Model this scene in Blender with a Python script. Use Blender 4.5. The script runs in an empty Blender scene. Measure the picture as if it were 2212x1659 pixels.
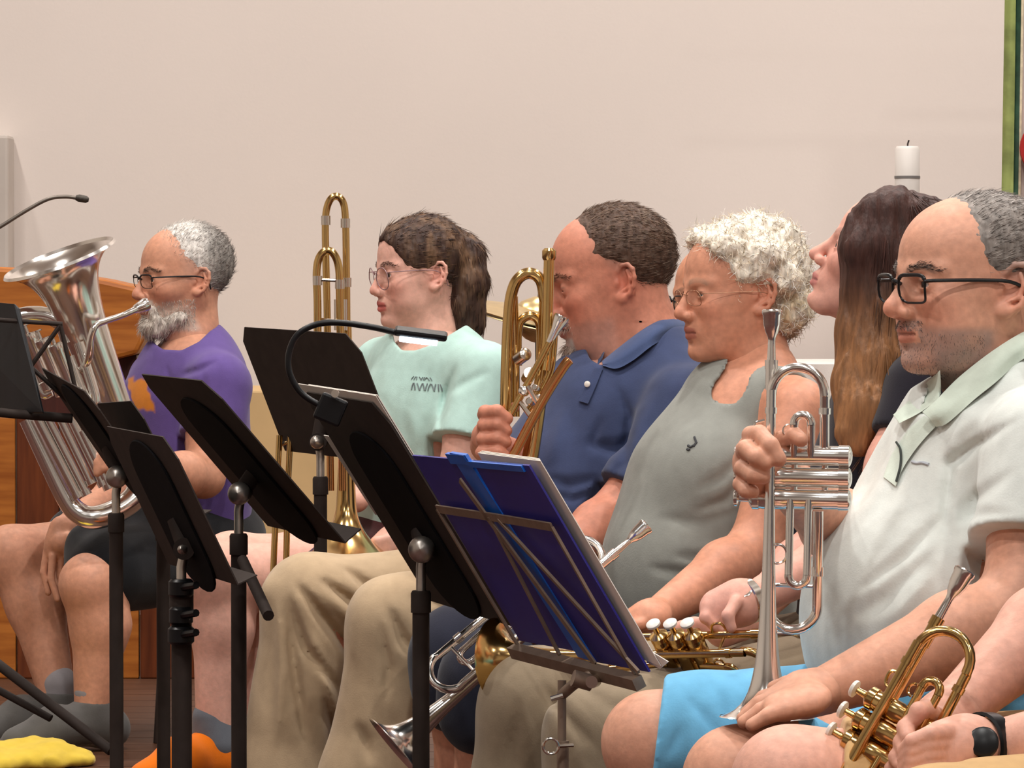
import bpy, math, random
import numpy as np
from mathutils import Vector, Matrix

# ------------------------------------------------------------------ camera, light, exposure
scene = bpy.context.scene
COL = scene.collection
FPX = 9360.0                      # focal length in pixels of the 2212 x 1659 frame
CAM_Z, PITCH = 1.02, math.atan2(235.0, FPX)
cam_data = bpy.data.cameras.new('camera')
cam_data.sensor_width = 36.0
cam_data.lens = FPX / 2212.0 * 36.0
cam_data.clip_start, cam_data.clip_end = 0.1, 100
cam = bpy.data.objects.new('camera', cam_data)
COL.objects.link(cam)
cam.location = (0, 0, CAM_Z)
cam.rotation_euler = (math.pi / 2 - PITCH, 0, 0)
scene.camera = cam

world = bpy.data.worlds.new('world'); scene.world = world
world.use_nodes = True
bg = world.node_tree.nodes['Background']
bg.inputs[0].default_value = (1.0, 0.90, 0.82, 1); bg.inputs[1].default_value = 0.05

vs = scene.view_settings
vs.view_transform = 'Standard'; vs.look = 'None'; vs.gamma = 1.0
vs.use_curve_mapping = False
vs.exposure = 0.05
scene.cycles.max_bounces = 6; scene.cycles.diffuse_bounces = 3; scene.cycles.glossy_bounces = 4; scene.cycles.transmission_bounces = 2
scene.cycles.use_adaptive_sampling = True; scene.cycles.adaptive_threshold = .06

def area_light(name, loc, size, power, color, target=None):
    d = bpy.data.lights.new(name, 'AREA'); d.shape = 'DISK'; d.size = size
    d.energy = power; d.color = color
    o = bpy.data.objects.new(name, d); COL.objects.link(o); o.location = loc
    t = Vector(target) if target else Vector((loc[0], loc[1], 0))
    o.rotation_euler = (t - Vector(loc)).to_track_quat('-Z', 'Y').to_euler()
    return o
WARM = (1.0, 0.945, 0.885); NEUT = (1.0, 0.98, 0.95)
CEIL = 5.6
# rows of round ceiling downlights over the chancel and the front of the hall
for (x, y, p, s, c) in [(-2.6, 4.0, 105, .34, NEUT), (0.0, 3.2, 120, .34, NEUT), (2.6, 4.0, 105, .34, WARM),
                        (-2.6, 7.6, 105, .34, WARM), (0.1, 7.2, 125, .34, WARM), (2.6, 7.6, 115, .34, NEUT),
                        (-2.6, 11.0, 80, .34, WARM), (0.1, 11.2, 90, .34, WARM), (2.6, 11.0, 110, .34, NEUT),
                        (-3.4, 0.6, 85, .34, NEUT), (0.0, -1.0, 85, .34, NEUT), (3.4, 0.6, 85, .34, NEUT)]:
    area_light('ceiling_downlight', (x, y, CEIL - .02), s, p * 0.86, c)

# ------------------------------------------------------------------ pixel -> place
_cp, _sp = math.cos(PITCH), math.sin(PITCH)
CAMP = np.array([0, 0, CAM_Z]); FWD = np.array([0, _cp, -_sp]); UPV = np.array([0, _sp, _cp]); RGT = np.array([1.0, 0, 0])
def P(px, py, d):
    """the place at distance d (m) along the optical axis whose picture is pixel (px, py)"""
    return CAMP + d * (FWD + RGT * (px - 1106.0) / FPX - UPV * (py - 829.5) / FPX)

# ------------------------------------------------------------------ materials
MATS = {}
def srgb(r, g, b):
    f = lambda c: ((c / 255.0) / 12.92) if c / 255.0 <= .04045 else (((c / 255.0) + .055) / 1.055) ** 2.4
    return (f(r), f(g), f(b), 1.0)
def new_mat(name):
    m = bpy.data.materials.new(name); m.use_nodes = True
    nt = m.node_tree; b = nt.nodes['Principled BSDF']
    return m, nt, b
def add_bump(nt, b, scale, strength, dist=.002, detail=4, coord='Object', stretch=None, kind='noise'):
    tc = nt.nodes.new('ShaderNodeTexCoord'); src = tc.outputs[coord]
    if stretch:
        mp = nt.nodes.new('ShaderNodeMapping'); mp.inputs['Scale'].default_value = stretch
        nt.links.new(src, mp.inputs[0]); src = mp.outputs[0]
    n = nt.nodes.new('ShaderNodeTexNoise'); n.inputs['Scale'].default_value = scale; n.inputs['Detail'].default_value = detail
    nt.links.new(src, n.inputs['Vector'])
    bp = nt.nodes.new('ShaderNodeBump'); bp.inputs['Strength'].default_value = strength; bp.inputs['Distance'].default_value = dist
    nt.links.new(n.outputs[0], bp.inputs['Height']); nt.links.new(bp.outputs[0], b.inputs['Normal'])
    return n
def noise_color(nt, b, c1, c2, scale, detail=3, stretch=None, lo=.35, hi=.65):
    tc = nt.nodes.new('ShaderNodeTexCoord'); src = tc.outputs['Object']
    if stretch:
        mp = nt.nodes.new('ShaderNodeMapping'); mp.inputs['Scale'].default_value = stretch
        nt.links.new(src, mp.inputs[0]); src = mp.outputs[0]
    n = nt.nodes.new('ShaderNodeTexNoise'); n.inputs['Scale'].default_value = scale; n.inputs['Detail'].default_value = detail
    nt.links.new(src, n.inputs['Vector'])
    r = nt.nodes.new('ShaderNodeValToRGB'); r.color_ramp.elements[0].position = lo; r.color_ramp.elements[1].position = hi
    r.color_ramp.elements[0].color = c1; r.color_ramp.elements[1].color = c2
    nt.links.new(n.outputs[0], r.inputs[0]); nt.links.new(r.outputs[0], b.inputs['Base Color'])
    return n
def plain(name, col, rough=.5, metal=0.0, bump=None, var=None, stretch=None, sheen=0, spec=None, coat=0):
    if name in MATS: return MATS[name]
    m, nt, b = new_mat(name)
    b.inputs['Base Color'].default_value = col; b.inputs['Roughness'].default_value = rough; b.inputs['Metallic'].default_value = metal
    if spec is not None: b.inputs['Specular IOR Level'].default_value = spec
    if sheen: b.inputs['Sheen Weight'].default_value = sheen
    if coat: b.inputs['Coat Weight'].default_value = coat
    if var:
        k, sc = var
        noise_color(nt, b, tuple(c * (1 - k) for c in col[:3]) + (1,), tuple(min(1, c * (1 + k)) for c in col[:3]) + (1,), sc, stretch=stretch)
    if bump: add_bump(nt, b, bump[0], bump[1], bump[2] if len(bump) > 2 else .002, stretch=stretch)
    MATS[name] = m
    return m
def attr_mat(name, rough=.5, sss=0.0, bump=None, stretch=None, var=.12, vscale=60, spec=.35, sheen=0):
    """colour from the mesh's own 'tint' attribute (beard, lips, prints), varied by a fine noise"""
    if name in MATS: return MATS[name]
    m, nt, b = new_mat(name)
    a = nt.nodes.new('ShaderNodeAttribute'); a.attribute_name = 'tint'
    tc = nt.nodes.new('ShaderNodeTexCoord')
    src = tc.outputs['Object']
    if stretch:
        mp = nt.nodes.new('ShaderNodeMapping'); mp.inputs['Scale'].default_value = stretch
        nt.links.new(src, mp.inputs[0]); src = mp.outputs[0]
    n = nt.nodes.new('ShaderNodeTexNoise'); n.inputs['Scale'].default_value = vscale; n.inputs['Detail'].default_value = 5
    nt.links.new(src, n.inputs['Vector'])
    mr = nt.nodes.new('ShaderNodeMapRange'); mr.inputs[1].default_value = .3; mr.inputs[2].default_value = .7
    mr.inputs[3].default_value = 1 - var; mr.inputs[4].default_value = 1 + var
    nt.links.new(n.outputs[0], mr.inputs[0])
    mx = nt.nodes.new('ShaderNodeVectorMath'); mx.operation = 'SCALE'
    nt.links.new(a.outputs['Color'], mx.inputs[0]); nt.links.new(mr.outputs[0], mx.inputs['Scale'])
    nt.links.new(mx.outputs[0], b.inputs['Base Color'])
    b.inputs['Roughness'].default_value = rough; b.inputs['Specular IOR Level'].default_value = spec
    if sheen: b.inputs['Sheen Weight'].default_value = sheen
    if sss:
        b.inputs['Subsurface Weight'].default_value = sss
        b.inputs['Subsurface Radius'].default_value = (1.0, .35, .2); b.inputs['Subsurface Scale'].default_value = .006
    if bump: add_bump(nt, b, bump[0], bump[1], bump[2], stretch=stretch)
    MATS[name] = m
    return m

SKIN = attr_mat('skin', rough=.5, sss=.12, bump=(260, .25, .001), var=.09, vscale=90)
HAIR = attr_mat('hair_strands', rough=.55, bump=(160, .8, .003), stretch=(1, 1, .18), var=.35, vscale=130, spec=.3)
CLOTH = attr_mat('knit_cloth', rough=.9, bump=(380, .25, .0012), var=.06, vscale=45, spec=.15, sheen=.15)
SILVER = plain('silver_plate', srgb(244, 241, 236), .17, 1.0)
BRASS = plain('gold_lacquer_brass', srgb(214, 178, 116), .17, 1.0)
ROSEB = plain('rose_brass', srgb(206, 150, 98), .18, 1.0)
NICKEL = plain('nickel', srgb(222, 214, 204), .2, 1.0)
BLACKM = plain('black_powder_coat', srgb(50, 41, 37), .7, 0, bump=(500, .15, .0005), var=(.12, 30), spec=.2)
PADM = plain('black_pad', srgb(15, 14, 17), .85, 0, var=(.15, 40), spec=.1)
BLACKG = plain('black_gloss', srgb(18, 18, 20), .35, 0, var=(.15, 40), spec=.3)

# ------------------------------------------------------------------ plain mesh helpers
def link(name, me, mat=None, parent=None):
    o = bpy.data.objects.new(name, me); COL.objects.link(o)
    if mat is not None and me is not None and hasattr(me, 'materials'): me.materials.append(mat)
    if parent is not None: o.parent = parent
    return o
class Geo:
    def __init__(s): s.v = []; s.f = []
    def add(s, v, f):
        n = len(s.v); s.v += [tuple(map(float, p)) for p in v]; s.f += [tuple(i + n for i in q) for q in f]; return s
    def tube(s, pts, r, seg=12, closed=False, caps=True):
        pts = [np.array(p, float) for p in pts]; n = len(pts)
        rs = r if hasattr(r, '__len__') else [r] * n
        T = []
        for i in range(n):
            a = pts[(i - 1) % n] if (closed or i > 0) else pts[i]; b = pts[(i + 1) % n] if (closed or i < n - 1) else pts[i]
            t = b - a; T.append(t / (np.linalg.norm(t) + 1e-12))
        u = np.cross(T[0], [0, 0, 1]);
        if np.linalg.norm(u) < .1: u = np.cross(T[0], [1, 0, 0])
        u /= np.linalg.norm(u); V = []
        for i in range(n):
            u = u - T[i] * np.dot(u, T[i]); u /= (np.linalg.norm(u) + 1e-12); w = np.cross(T[i], u)
            for k in range(seg):
                a = 2 * math.pi * k / seg
                V.append(pts[i] + rs[i] * (math.cos(a) * u + math.sin(a) * w))
        F = []
        for i in range(n if closed else n - 1):
            j = (i + 1) % n
            for k in range(seg):
                l = (k + 1) % seg
                F.append((i * seg + k, i * seg + l, j * seg + l, j * seg + k))
        if caps and not closed:
            F.append(tuple(range(seg))[::-1]); F.append(tuple(range((n - 1) * seg, n * seg)))
        return s.add(V, F)
    def lathe(s, prof, o=(0, 0, 0), ax=(0, 0, 1), seg=28, caps=False):
        """profile [(distance along axis, radius)]"""
        o = np.array(o, float); ax = np.array(ax, float); ax /= np.linalg.norm(ax)
        u = np.cross(ax, [0, 0, 1])
        if np.linalg.norm(u) < .1: u = np.cross(ax, [1, 0, 0])
        u /= np.linalg.norm(u); w = np.cross(ax, u); V = []; F = []
        for (t, r) in prof:
            for k in range(seg):
                a = 2 * math.pi * k / seg
                V.append(o + ax * t + r * (math.cos(a) * u + math.sin(a) * w))
        for i in range(len(prof) - 1):
            for k in range(seg):
                l = (k + 1) % seg
                F.append((i * seg + k, i * seg + l, (i + 1) * seg + l, (i + 1) * seg + k))
        if caps:
            F.append(tuple(range(seg))[::-1]); F.append(tuple(range((len(prof) - 1) * seg, len(prof) * seg)))
        return s.add(V, F)
    def box(s, lo, hi, M=None):
        x0, y0, z0 = lo; x1, y1, z1 = hi
        V = [(x0, y0, z0), (x1, y0, z0), (x1, y1, z0), (x0, y1, z0), (x0, y0, z1), (x1, y0, z1), (x1, y1, z1), (x0, y1, z1)]
        if M is not None: V = [tuple(M @ Vector(p)) for p in V]
        return s.add(V, [(0, 3, 2, 1), (4, 5, 6, 7), (0, 1, 5, 4), (1, 2, 6, 5), (2, 3, 7, 6), (3, 0, 4, 7)])
    def slab(s, poly, n, t):
        """a polygon (list of 3D points) given thickness t along n"""
        n = np.array(n, float); n /= np.linalg.norm(n); poly = [np.array(p, float) for p in poly]; k = len(poly)
        V = poly + [p + n * t for p in poly]
        F = [tuple(range(k))[::-1], tuple(range(k, 2 * k))] + [(i, (i + 1) % k, k + (i + 1) % k, k + i) for i in range(k)]
        return s.add(V, F)
    def obj(s, name, mat, parent=None, smooth=True, bevel=0, M=None, fix=True):
        me = bpy.data.meshes.new(name)
        V = s.v if M is None else [tuple(M @ Vector(p)) for p in s.v]
        me.from_pydata(V, [], s.f); me.update()
        if fix:
            import bmesh
            b = bmesh.new(); b.from_mesh(me); bmesh.ops.recalc_face_normals(b, faces=b.faces); b.to_mesh(me); b.free()
        if smooth:
            me.polygons.foreach_set('use_smooth', [True] * len(me.polygons))
            try: me.set_sharp_from_angle(angle=math.radians(42))
            except Exception: pass
        o = link(name, me, mat, parent)
        if bevel:
            md = o.modifiers.new('bevel', 'BEVEL'); md.width = bevel; md.segments = 2; md.limit_method = 'ANGLE'
        return o
def empty(name, loc=(0, 0, 0), M=None):
    o = bpy.data.objects.new(name, None); COL.objects.link(o); o.empty_display_size = .05
    if M is not None: o.matrix_world = M
    else: o.location = loc
    return o
def tag(o, label=None, cat=None, group=None, kind=None):
    if label: o['label'] = label
    if cat: o['category'] = cat
    if group: o['group'] = group
    if kind: o['kind'] = kind
    return o
def smooth_path(pts, n=8, closed=False):
    """Catmull-Rom through the points"""
    pts = [np.array(p, float) for p in pts]; out = []; m = len(pts)
    for i in range(m if closed else m - 1):
        p1, p2 = pts[i], pts[(i + 1) % m]
        p0 = pts[(i - 1) % m] if (closed or i > 0) else 2 * p1 - p2
        p3 = pts[(i + 2) % m] if (closed or i + 2 < m) else 2 * p2 - p1
        for k in range(n):
            t = k / n
            out.append(.5 * (2 * p1 + (p2 - p0) * t + (2 * p0 - 5 * p1 + 4 * p2 - p3) * t * t + (3 * p1 - p0 - 3 * p2 + p3) * t ** 3))
    if not closed: out.append(pts[-1])
    return out
# ------------------------------------------------------------------ distance-field sculpting (bodies, clothes, hair)
_rng = np.random.RandomState(7)
_NT = _rng.rand(32, 32, 32).astype(np.float32) * 2 - 1
def vnoise(p, scale):
    q = p * np.float32(scale) + np.float32(100.0); i = np.floor(q).astype(np.int32); f = (q - i).astype(np.float32)
    f = f * f * (3 - 2 * f); i &= 31; j = (i + 1) & 31
    x0, y0, z0 = i[..., 0], i[..., 1], i[..., 2]; x1, y1, z1 = j[..., 0], j[..., 1], j[..., 2]
    fx, fy, fz = f[..., 0], f[..., 1], f[..., 2]
    a = _NT[x0, y0, z0] * (1 - fx) + _NT[x1, y0, z0] * fx; b = _NT[x0, y1, z0] * (1 - fx) + _NT[x1, y1, z0] * fx
    c = _NT[x0, y0, z1] * (1 - fx) + _NT[x1, y0, z1] * fx; d = _NT[x0, y1, z1] * (1 - fx) + _NT[x1, y1, z1] * fx
    a = a * (1 - fy) + b * fy; c = c * (1 - fy) + d * fy
    return a * (1 - fz) + c * fz
A3 = lambda p: np.array(p, np.float32)
def smin(a, b, k):
    if k <= 0: return np.minimum(a, b)
    h = np.clip(.5 + .5 * (b - a) / k, 0, 1); return b * (1 - h) + a * h - k * h * (1 - h)
def smax(a, b, k): return -smin(-a, -b, k)

class Sdf:
    """a list of smooth unions / cuts, meshed over sparse blocks with surface nets"""
    def __init__(s, h): s.h = h; s.ops = []; s.M = None; s.Mi = None; s.sc = 1.0
    def space(s, M=None, sc=1.0):
        """later shapes are given in the local space of matrix M (4x4 numpy)"""
        s.M = M; s.Mi = None if M is None else np.linalg.inv(M).astype(np.float32); s.sc = sc; return s
    def _push(s, op, fn, lo, hi, k):
        lo = np.array(lo, float); hi = np.array(hi, float)
        if s.M is not None:
            Mi, sc = s.Mi, np.float32(s.sc)
            cs = np.array([[(lo, hi)[i][0], (lo, hi)[j][1], (lo, hi)[l][2], 1] for i in (0, 1) for j in (0, 1) for l in (0, 1)]) @ s.M.T
            lo, hi = cs[:, :3].min(0), cs[:, :3].max(0)
            f0 = fn
            fn = lambda p: f0(p @ Mi[:3, :3].T + Mi[:3, 3]) * sc
            k = k * s.sc
        s.ops.append((op, fn, lo, hi, k)); return s
    def cone(s, a, b, ra, rb=None, k=.01, op='u', n=None, f=1.0):
        """rounded cone a->b; n, f: flatten to f of its thickness along n"""
        rb = ra if rb is None else rb
        a, b = A3(a), A3(b); r = max(ra, rb)
        if n is not None:
            n = A3(n) / np.linalg.norm(n); N = np.eye(3, dtype=np.float32) + np.outer(n, n).astype(np.float32) * np.float32(1 / f - 1)
            a2, b2 = a @ N.T, b @ N.T
        else: N = None; a2, b2 = a, b
        ba = b2 - a2; L = np.float32(max(np.dot(ba, ba), 1e-9))
        def fn(p):
            if N is not None: p = p @ N.T
            q = p - a2; t = np.clip((q @ ba) / L, 0, 1)
            d = q - t[..., None] * ba
            return np.sqrt((d * d).sum(-1)) - (ra + (rb - ra) * t)
        m = r * max(1, f)
        return s._push(op, fn, np.minimum(a, b) - m, np.maximum(a, b) + m, k)
    def chain(s, pts, k=.008, op='u', n=None, f=1.0):
        """pts: [(xyz, r), ...] joined by rounded cones"""
        for (a, ra), (b, rb) in zip(pts[:-1], pts[1:]): s.cone(a, b, ra, rb, k, op, n, f)
        return s
    def ell(s, c, r, k=.01, op='u', R=None):
        c, r = A3(c), A3(r); R = None if R is None else np.array(R, np.float32)
        m = float(max(r)) if R is not None else r
        def fn(p):
            q = p - c
            if R is not None: q = q @ R          # R columns: the ellipsoid's axes
            a = q / r; k0 = np.sqrt((a * a).sum(-1)); bb = a / r; k1 = np.sqrt((bb * bb).sum(-1))
            return k0 * (k0 - 1) / (k1 + 1e-9)
        return s._push(op, fn, c - m, c + m, k)
    def rbox(s, c, hs, r, R=None, k=.005, op='u'):
        c, hs = A3(c), A3(hs); R = None if R is None else np.array(R, np.float32)
        m = float(np.linalg.norm(hs)) + r
        def fn(p):
            q = p - c
            if R is not None: q = q @ R
            q = np.abs(q) - hs; o = np.maximum(q, 0)
            return np.sqrt((o * o).sum(-1)) + np.minimum(q.max(-1), 0) - r
        return s._push(op, fn, c - m, c + m, k)
    def plane(s, c, n, k=0.0, lo=None, hi=None):
        """cut away the side n points to"""
        c = A3(c); n = A3(n) / np.float32(np.linalg.norm(n))
        lo = (-50,) * 3 if lo is None else lo; hi = (50,) * 3 if hi is None else hi
        return s._push('s', lambda p: -((p - c) @ n), lo, hi, k)
    def hem(s, c, n, r=.1, L=.22, k=.004):
        """end a sleeve or trouser leg at c: cut beyond the plane (towards n) within r of the limb's axis"""
        c = A3(c); n = A3(n) / np.float32(np.linalg.norm(n))
        def fn(p):
            q = p - c; t = q @ n; rad = np.sqrt(np.maximum((q * q).sum(-1) - t * t, 0))
            return np.maximum(np.maximum(-t, t - L), rad - r)
        e = c + n * L
        return s._push('s', fn, np.minimum(c, e) - r, np.maximum(c, e) + r, k)
    def disp(s, fn, lo=(-50,) * 3, hi=(50,) * 3): return s._push('d', fn, lo, hi, 0)
    def shell(s, t):
        s.ops.append(('h', None, np.array((-50,) * 3), np.array((50,) * 3), t)); return s
    def _apply(s, d, p, sel=None):
        return d
    def evaluate(s, p, boxes=None):
        """p (n, m, 3): n blocks of m points; boxes (lo, hi) of the blocks"""
        d = np.full(p.shape[:-1], 1.0, np.float32)
        for (op, fn, lo, hi, k) in s.ops:
            if boxes is not None:
                g = 1.5 * k + .005 + 2 * s.h
                idx = np.nonzero(((boxes[0] < hi + g) & (boxes[1] > lo - g)).all(1))[0]
                if len(idx) == 0: continue
            else: idx = slice(None)
            q = p[idx]
            if op == 'u': d[idx] = smin(d[idx], fn(q), k)
            elif op == 's': d[idx] = smax(d[idx], -fn(q), k)
            elif op == 'i': d[idx] = smax(d[idx], fn(q), k)
            elif op == 'd':
                di = d[idx]; m = np.abs(di) < .035
                if m.any(): di[m] += fn(q[m]); d[idx] = di
            elif op == 'h': d[idx] = np.abs(d[idx] + k) - k
        return d
    def mesh(s, B=12):
        h = s.h; us = [o for o in s.ops if o[0] == 'u']
        lo = np.min([o[2] for o in us], 0) - 4 * h - .012; hi = np.max([o[3] for o in us], 0) + 4 * h + .012
        lo = np.floor(lo / h) * h
        nb = np.ceil((hi - lo) / (B * h)).astype(int)
        I = np.stack(np.meshgrid(*[np.arange(n) for n in nb], indexing='ij'), -1).reshape(-1, 3)
        ctr = (lo + (I + .5) * B * h).astype(np.float32)
        dc = s.evaluate(ctr[:, None, :])[:, 0]
        I = I[np.abs(dc) < B * h * .87 * 1.5 + .02]
        g = np.stack(np.meshgrid(*[np.arange(B + 1)] * 3, indexing='ij'), -1).reshape(-1, 3)
        VS, KS, ES = [], [], []
        N = nb * B + 3
        key = lambda ijk: (ijk[..., 0].astype(np.int64) * N[1] + ijk[..., 1]) * N[2] + ijk[..., 2]
        CH = 900
        for c0 in range(0, len(I), CH):
            J = I[c0:c0 + CH]; base = J * B
            bl = lo + base * h; bh = bl + B * h
            p = (bl[:, None, :] + g[None] * h).astype(np.float32)
            d = s.evaluate(p, (bl, bh)).reshape(len(J), B + 1, B + 1, B + 1)
            sg = d < 0
            cnt = np.zeros((len(J), B, B, B), np.int8)
            for a in (0, 1):
                for b in (0, 1):
                    for c in (0, 1): cnt += sg[:, a:a + B, b:b + B, c:c + B]
            act = np.argwhere((cnt > 0) & (cnt < 8))
            if len(act) == 0: continue
            bi = act[:, 0]; cell = act[:, 1:]
            acc = np.zeros((len(act), 3)); num = np.zeros(len(act))
            cv = {}
            for a in (0, 1):
                for b in (0, 1):
                    for c in (0, 1): cv[a, b, c] = d[bi, cell[:, 0] + a, cell[:, 1] + b, cell[:, 2] + c]
            for ax in range(3):
                for u in (0, 1):
                    for w in (0, 1):
                        k0 = [u, w]; k0.insert(ax, 0); k1 = [u, w]; k1.insert(ax, 1)
                        va, vb = cv[tuple(k0)], cv[tuple(k1)]
                        m = (va < 0) != (vb < 0)
                        t = np.where(m, va / (va - vb + 1e-12), 0)
                        pos = np.tile(np.array(k0, float), (len(act), 1)); pos[:, ax] += t
                        acc += pos * m[:, None]; num += m
            gc = base[bi] + cell
            VS.append(lo + (gc + acc / num[:, None]) * h); KS.append(key(gc))
            # sign-changing edges starting at this block's own cells
            for ax in range(3):
                e = np.zeros(3, int); e[ax] = 1
                s0 = sg[:, :B, :B, :B]; s1 = sg[:, e[0]:B + e[0], e[1]:B + e[1], e[2]:B + e[2]]
                ed = np.argwhere(s0 != s1)
                if len(ed): ES.append((ax, base[ed[:, 0]] + ed[:, 1:], s0[ed[:, 0], ed[:, 1], ed[:, 2], ed[:, 3]]))
        V = np.concatenate(VS); K = np.concatenate(KS)
        o = np.argsort(K); V = V[o]; K = K[o]
        Q = []
        for ax, ijk, ins in ES:
            u, w = [(1, 2), (2, 0), (0, 1)][ax]
            eu = np.zeros(3, int); eu[u] = 1; ew = np.zeros(3, int); ew[w] = 1
            ids = []
            ok = np.ones(len(ijk), bool)
            for off in (0 * eu, -eu, -eu - ew, -ew):
                kk = key(ijk + off); j = np.searchsorted(K, kk); j = np.minimum(j, len(K) - 1)
                ok &= (K[j] == kk); ids.append(j)
            q = np.stack(ids, -1)
            q = np.where(ins[:, None], q, q[:, ::-1])
            Q.append(q[ok])
        return V, np.concatenate(Q)

def quad_mesh(name, V, Q, tint=None):
    me = bpy.data.meshes.new(name)
    me.vertices.add(len(V)); me.vertices.foreach_set('co', np.ascontiguousarray(V, np.float32).ravel())
    me.loops.add(len(Q) * 4); me.loops.foreach_set('vertex_index', np.ascontiguousarray(Q, np.int32).ravel())
    me.polygons.add(len(Q)); me.polygons.foreach_set('loop_start', np.arange(0, len(Q) * 4, 4, dtype=np.int32))
    me.polygons.foreach_set('loop_total', np.full(len(Q), 4, np.int32))
    me.polygons.foreach_set('use_smooth', np.ones(len(Q), bool))
    if tint is not None:
        at = me.attributes.new('tint', 'FLOAT_COLOR', 'POINT')
        c = np.ones((len(V), 4), np.float32); c[:, :3] = tint
        at.data.foreach_set('color', c.ravel())
    me.update(calc_edges=True)
    ed = np.zeros(len(me.loops), np.int32); me.loops.foreach_get('edge_index', ed)
    nb = int((np.bincount(ed, minlength=len(me.edges)) == 1).sum())
    if 0 < nb < 600:                                   # close pinholes between blocks
        import bmesh
        b = bmesh.new(); b.from_mesh(me)
        r = bmesh.ops.holes_fill(b, edges=[e for e in b.edges if e.is_boundary], sides=12)
        for f in r['faces']: f.smooth = True
        b.to_mesh(me); b.free()
    return me
def relax(V, Q, it=1, w=.5):
    """even out the small steps of the grid"""
    E = np.concatenate([Q[:, [0, 1]], Q[:, [1, 2]], Q[:, [2, 3]], Q[:, [3, 0]]]); a = np.concatenate([E[:, 0], E[:, 1]]); b = np.concatenate([E[:, 1], E[:, 0]])
    n = np.maximum(np.bincount(a, minlength=len(V)), 1)
    for _ in range(it):
        acc = np.stack([np.bincount(a, V[b, i], minlength=len(V)) for i in range(3)], -1)
        V = V * (1 - w) + w * acc / n[:, None]
    return V
def sculpt(name, fields, mat, color, parent=None, it=1):
    """mesh one or several fields into one object; color: rgba or function of the points"""
    if not isinstance(fields, (list, tuple)): fields = [fields]
    Vs, Qs, n = [], [], 0
    for f in fields:
        V, Q = f.mesh(); V = relax(V, Q, it)
        Vs.append(V); Qs.append(Q + n); n += len(V)
    V = np.concatenate(Vs); Q = np.concatenate(Qs)
    t = color(V) if callable(color) else np.tile(np.array(color[:3], np.float32), (len(V), 1))
    global LAST; LAST = (Vs[0], Qs[0], V, Q)
    return link(name, quad_mesh(name, V, Q, t), mat, parent)
from mathutils.bvhtree import BVHTree
def surf(V, Q): return BVHTree.FromPolygons(V.tolist(), Q.tolist())
def drape(bv, px, py, d, off=.004):
    """the place on a surface that is seen at a pixel, lifted by off"""
    a = Vector(CAMP); v = (Vector(P(px, py, d)) - a).normalized(); h = bv.ray_cast(a, v, 30.0)
    q = h[0] if h[0] is not None and abs(h[0].y - d) < .45 else Vector(P(px, py, d))
    return np.array(q - v * off)
def band(name, inner, outer, mat, parent, thick=.004, bulge=.006, n=8, color=None, rows=6):
    A_, B_ = smooth_path(inner, n), smooth_path(outer, n); m = len(A_); V, F_ = [], []
    for s_ in (0, 1):
        for j in range(rows + 1):
            t = j / rows
            for i in range(m):
                p = A_[i] * (1 - t) + B_[i] * t - FWD * (bulge * math.sin(math.pi * min(1, t * 1.1)) + thick * s_); V.append(p)
    R = rows + 1
    for s_ in (0, 1):
        for j in range(rows):
            for i in range(m - 1):
                a = s_ * R * m + j * m + i; F_.append((a, a + 1, a + m + 1, a + m))
    for i in range(m - 1):
        for j in (0, rows): a = j * m + i; F_.append((a, a + 1, R * m + a + 1, R * m + a))
    for j in range(rows):
        for i in (0, m - 1): a = j * m + i; F_.append((a, a + m, R * m + a + m, R * m + a))
    o = Geo().add(V, F_).obj(name, mat, parent)
    if color is not None:
        at = o.data.attributes.new('tint', 'FLOAT_COLOR', 'POINT'); at.data.foreach_set('color', np.tile(np.array(tuple(color[:3]) + (1,), np.float32), len(V)))
    return o
def mixc(c, d, w): return c * (1 - w[:, None]) + np.array(d[:3]) * w[:, None]
def sstep(a, b, x): t = np.clip((x - a) / (b - a), 0, 1); return t * t * (3 - 2 * t)
# ------------------------------------------------------------------ heads, faces, hair
def head_frame(px, py, d, yaw=20, pitch=0, roll=0, sc=(1, 1, 1)):
    """local axes: x to the face, y to the person's left, z to the crown. yaw turns the face from picture-left to the camera"""
    y, p, r = map(math.radians, (yaw, pitch, roll))
    f = np.array([-math.cos(y) * math.cos(p), -math.sin(y) * math.cos(p), math.sin(p)])
    l = np.cross([0, 0, 1], f); l /= np.linalg.norm(l); u = np.cross(f, l)
    l, u = l * math.cos(r) + u * math.sin(r), u * math.cos(r) - l * math.sin(r)
    M = np.eye(4); M[:3, 0] = f * sc[0]; M[:3, 1] = l * sc[1]; M[:3, 2] = u * sc[2]; M[:3, 3] = P(px, py, d)
    return M
def loc(M, p): return (np.asarray(p, float) @ M[:3, :3].T) + M[:3, 3]
def inv_loc(M, p): Mi = np.linalg.inv(M); return np.asarray(p) @ Mi[:3, :3].T + Mi[:3, 3]
HD = dict(jaw=1.0, chin=0.0, nose=1.0, nose_l=0.0, nose_up=0.0, lip=1.0, cheek=0.0, ear=1.0, brow=1.0, open=.0045, mouth_open=0.0, jowl=0.0, fat=0.0, chin_fwd=0.0)
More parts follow.
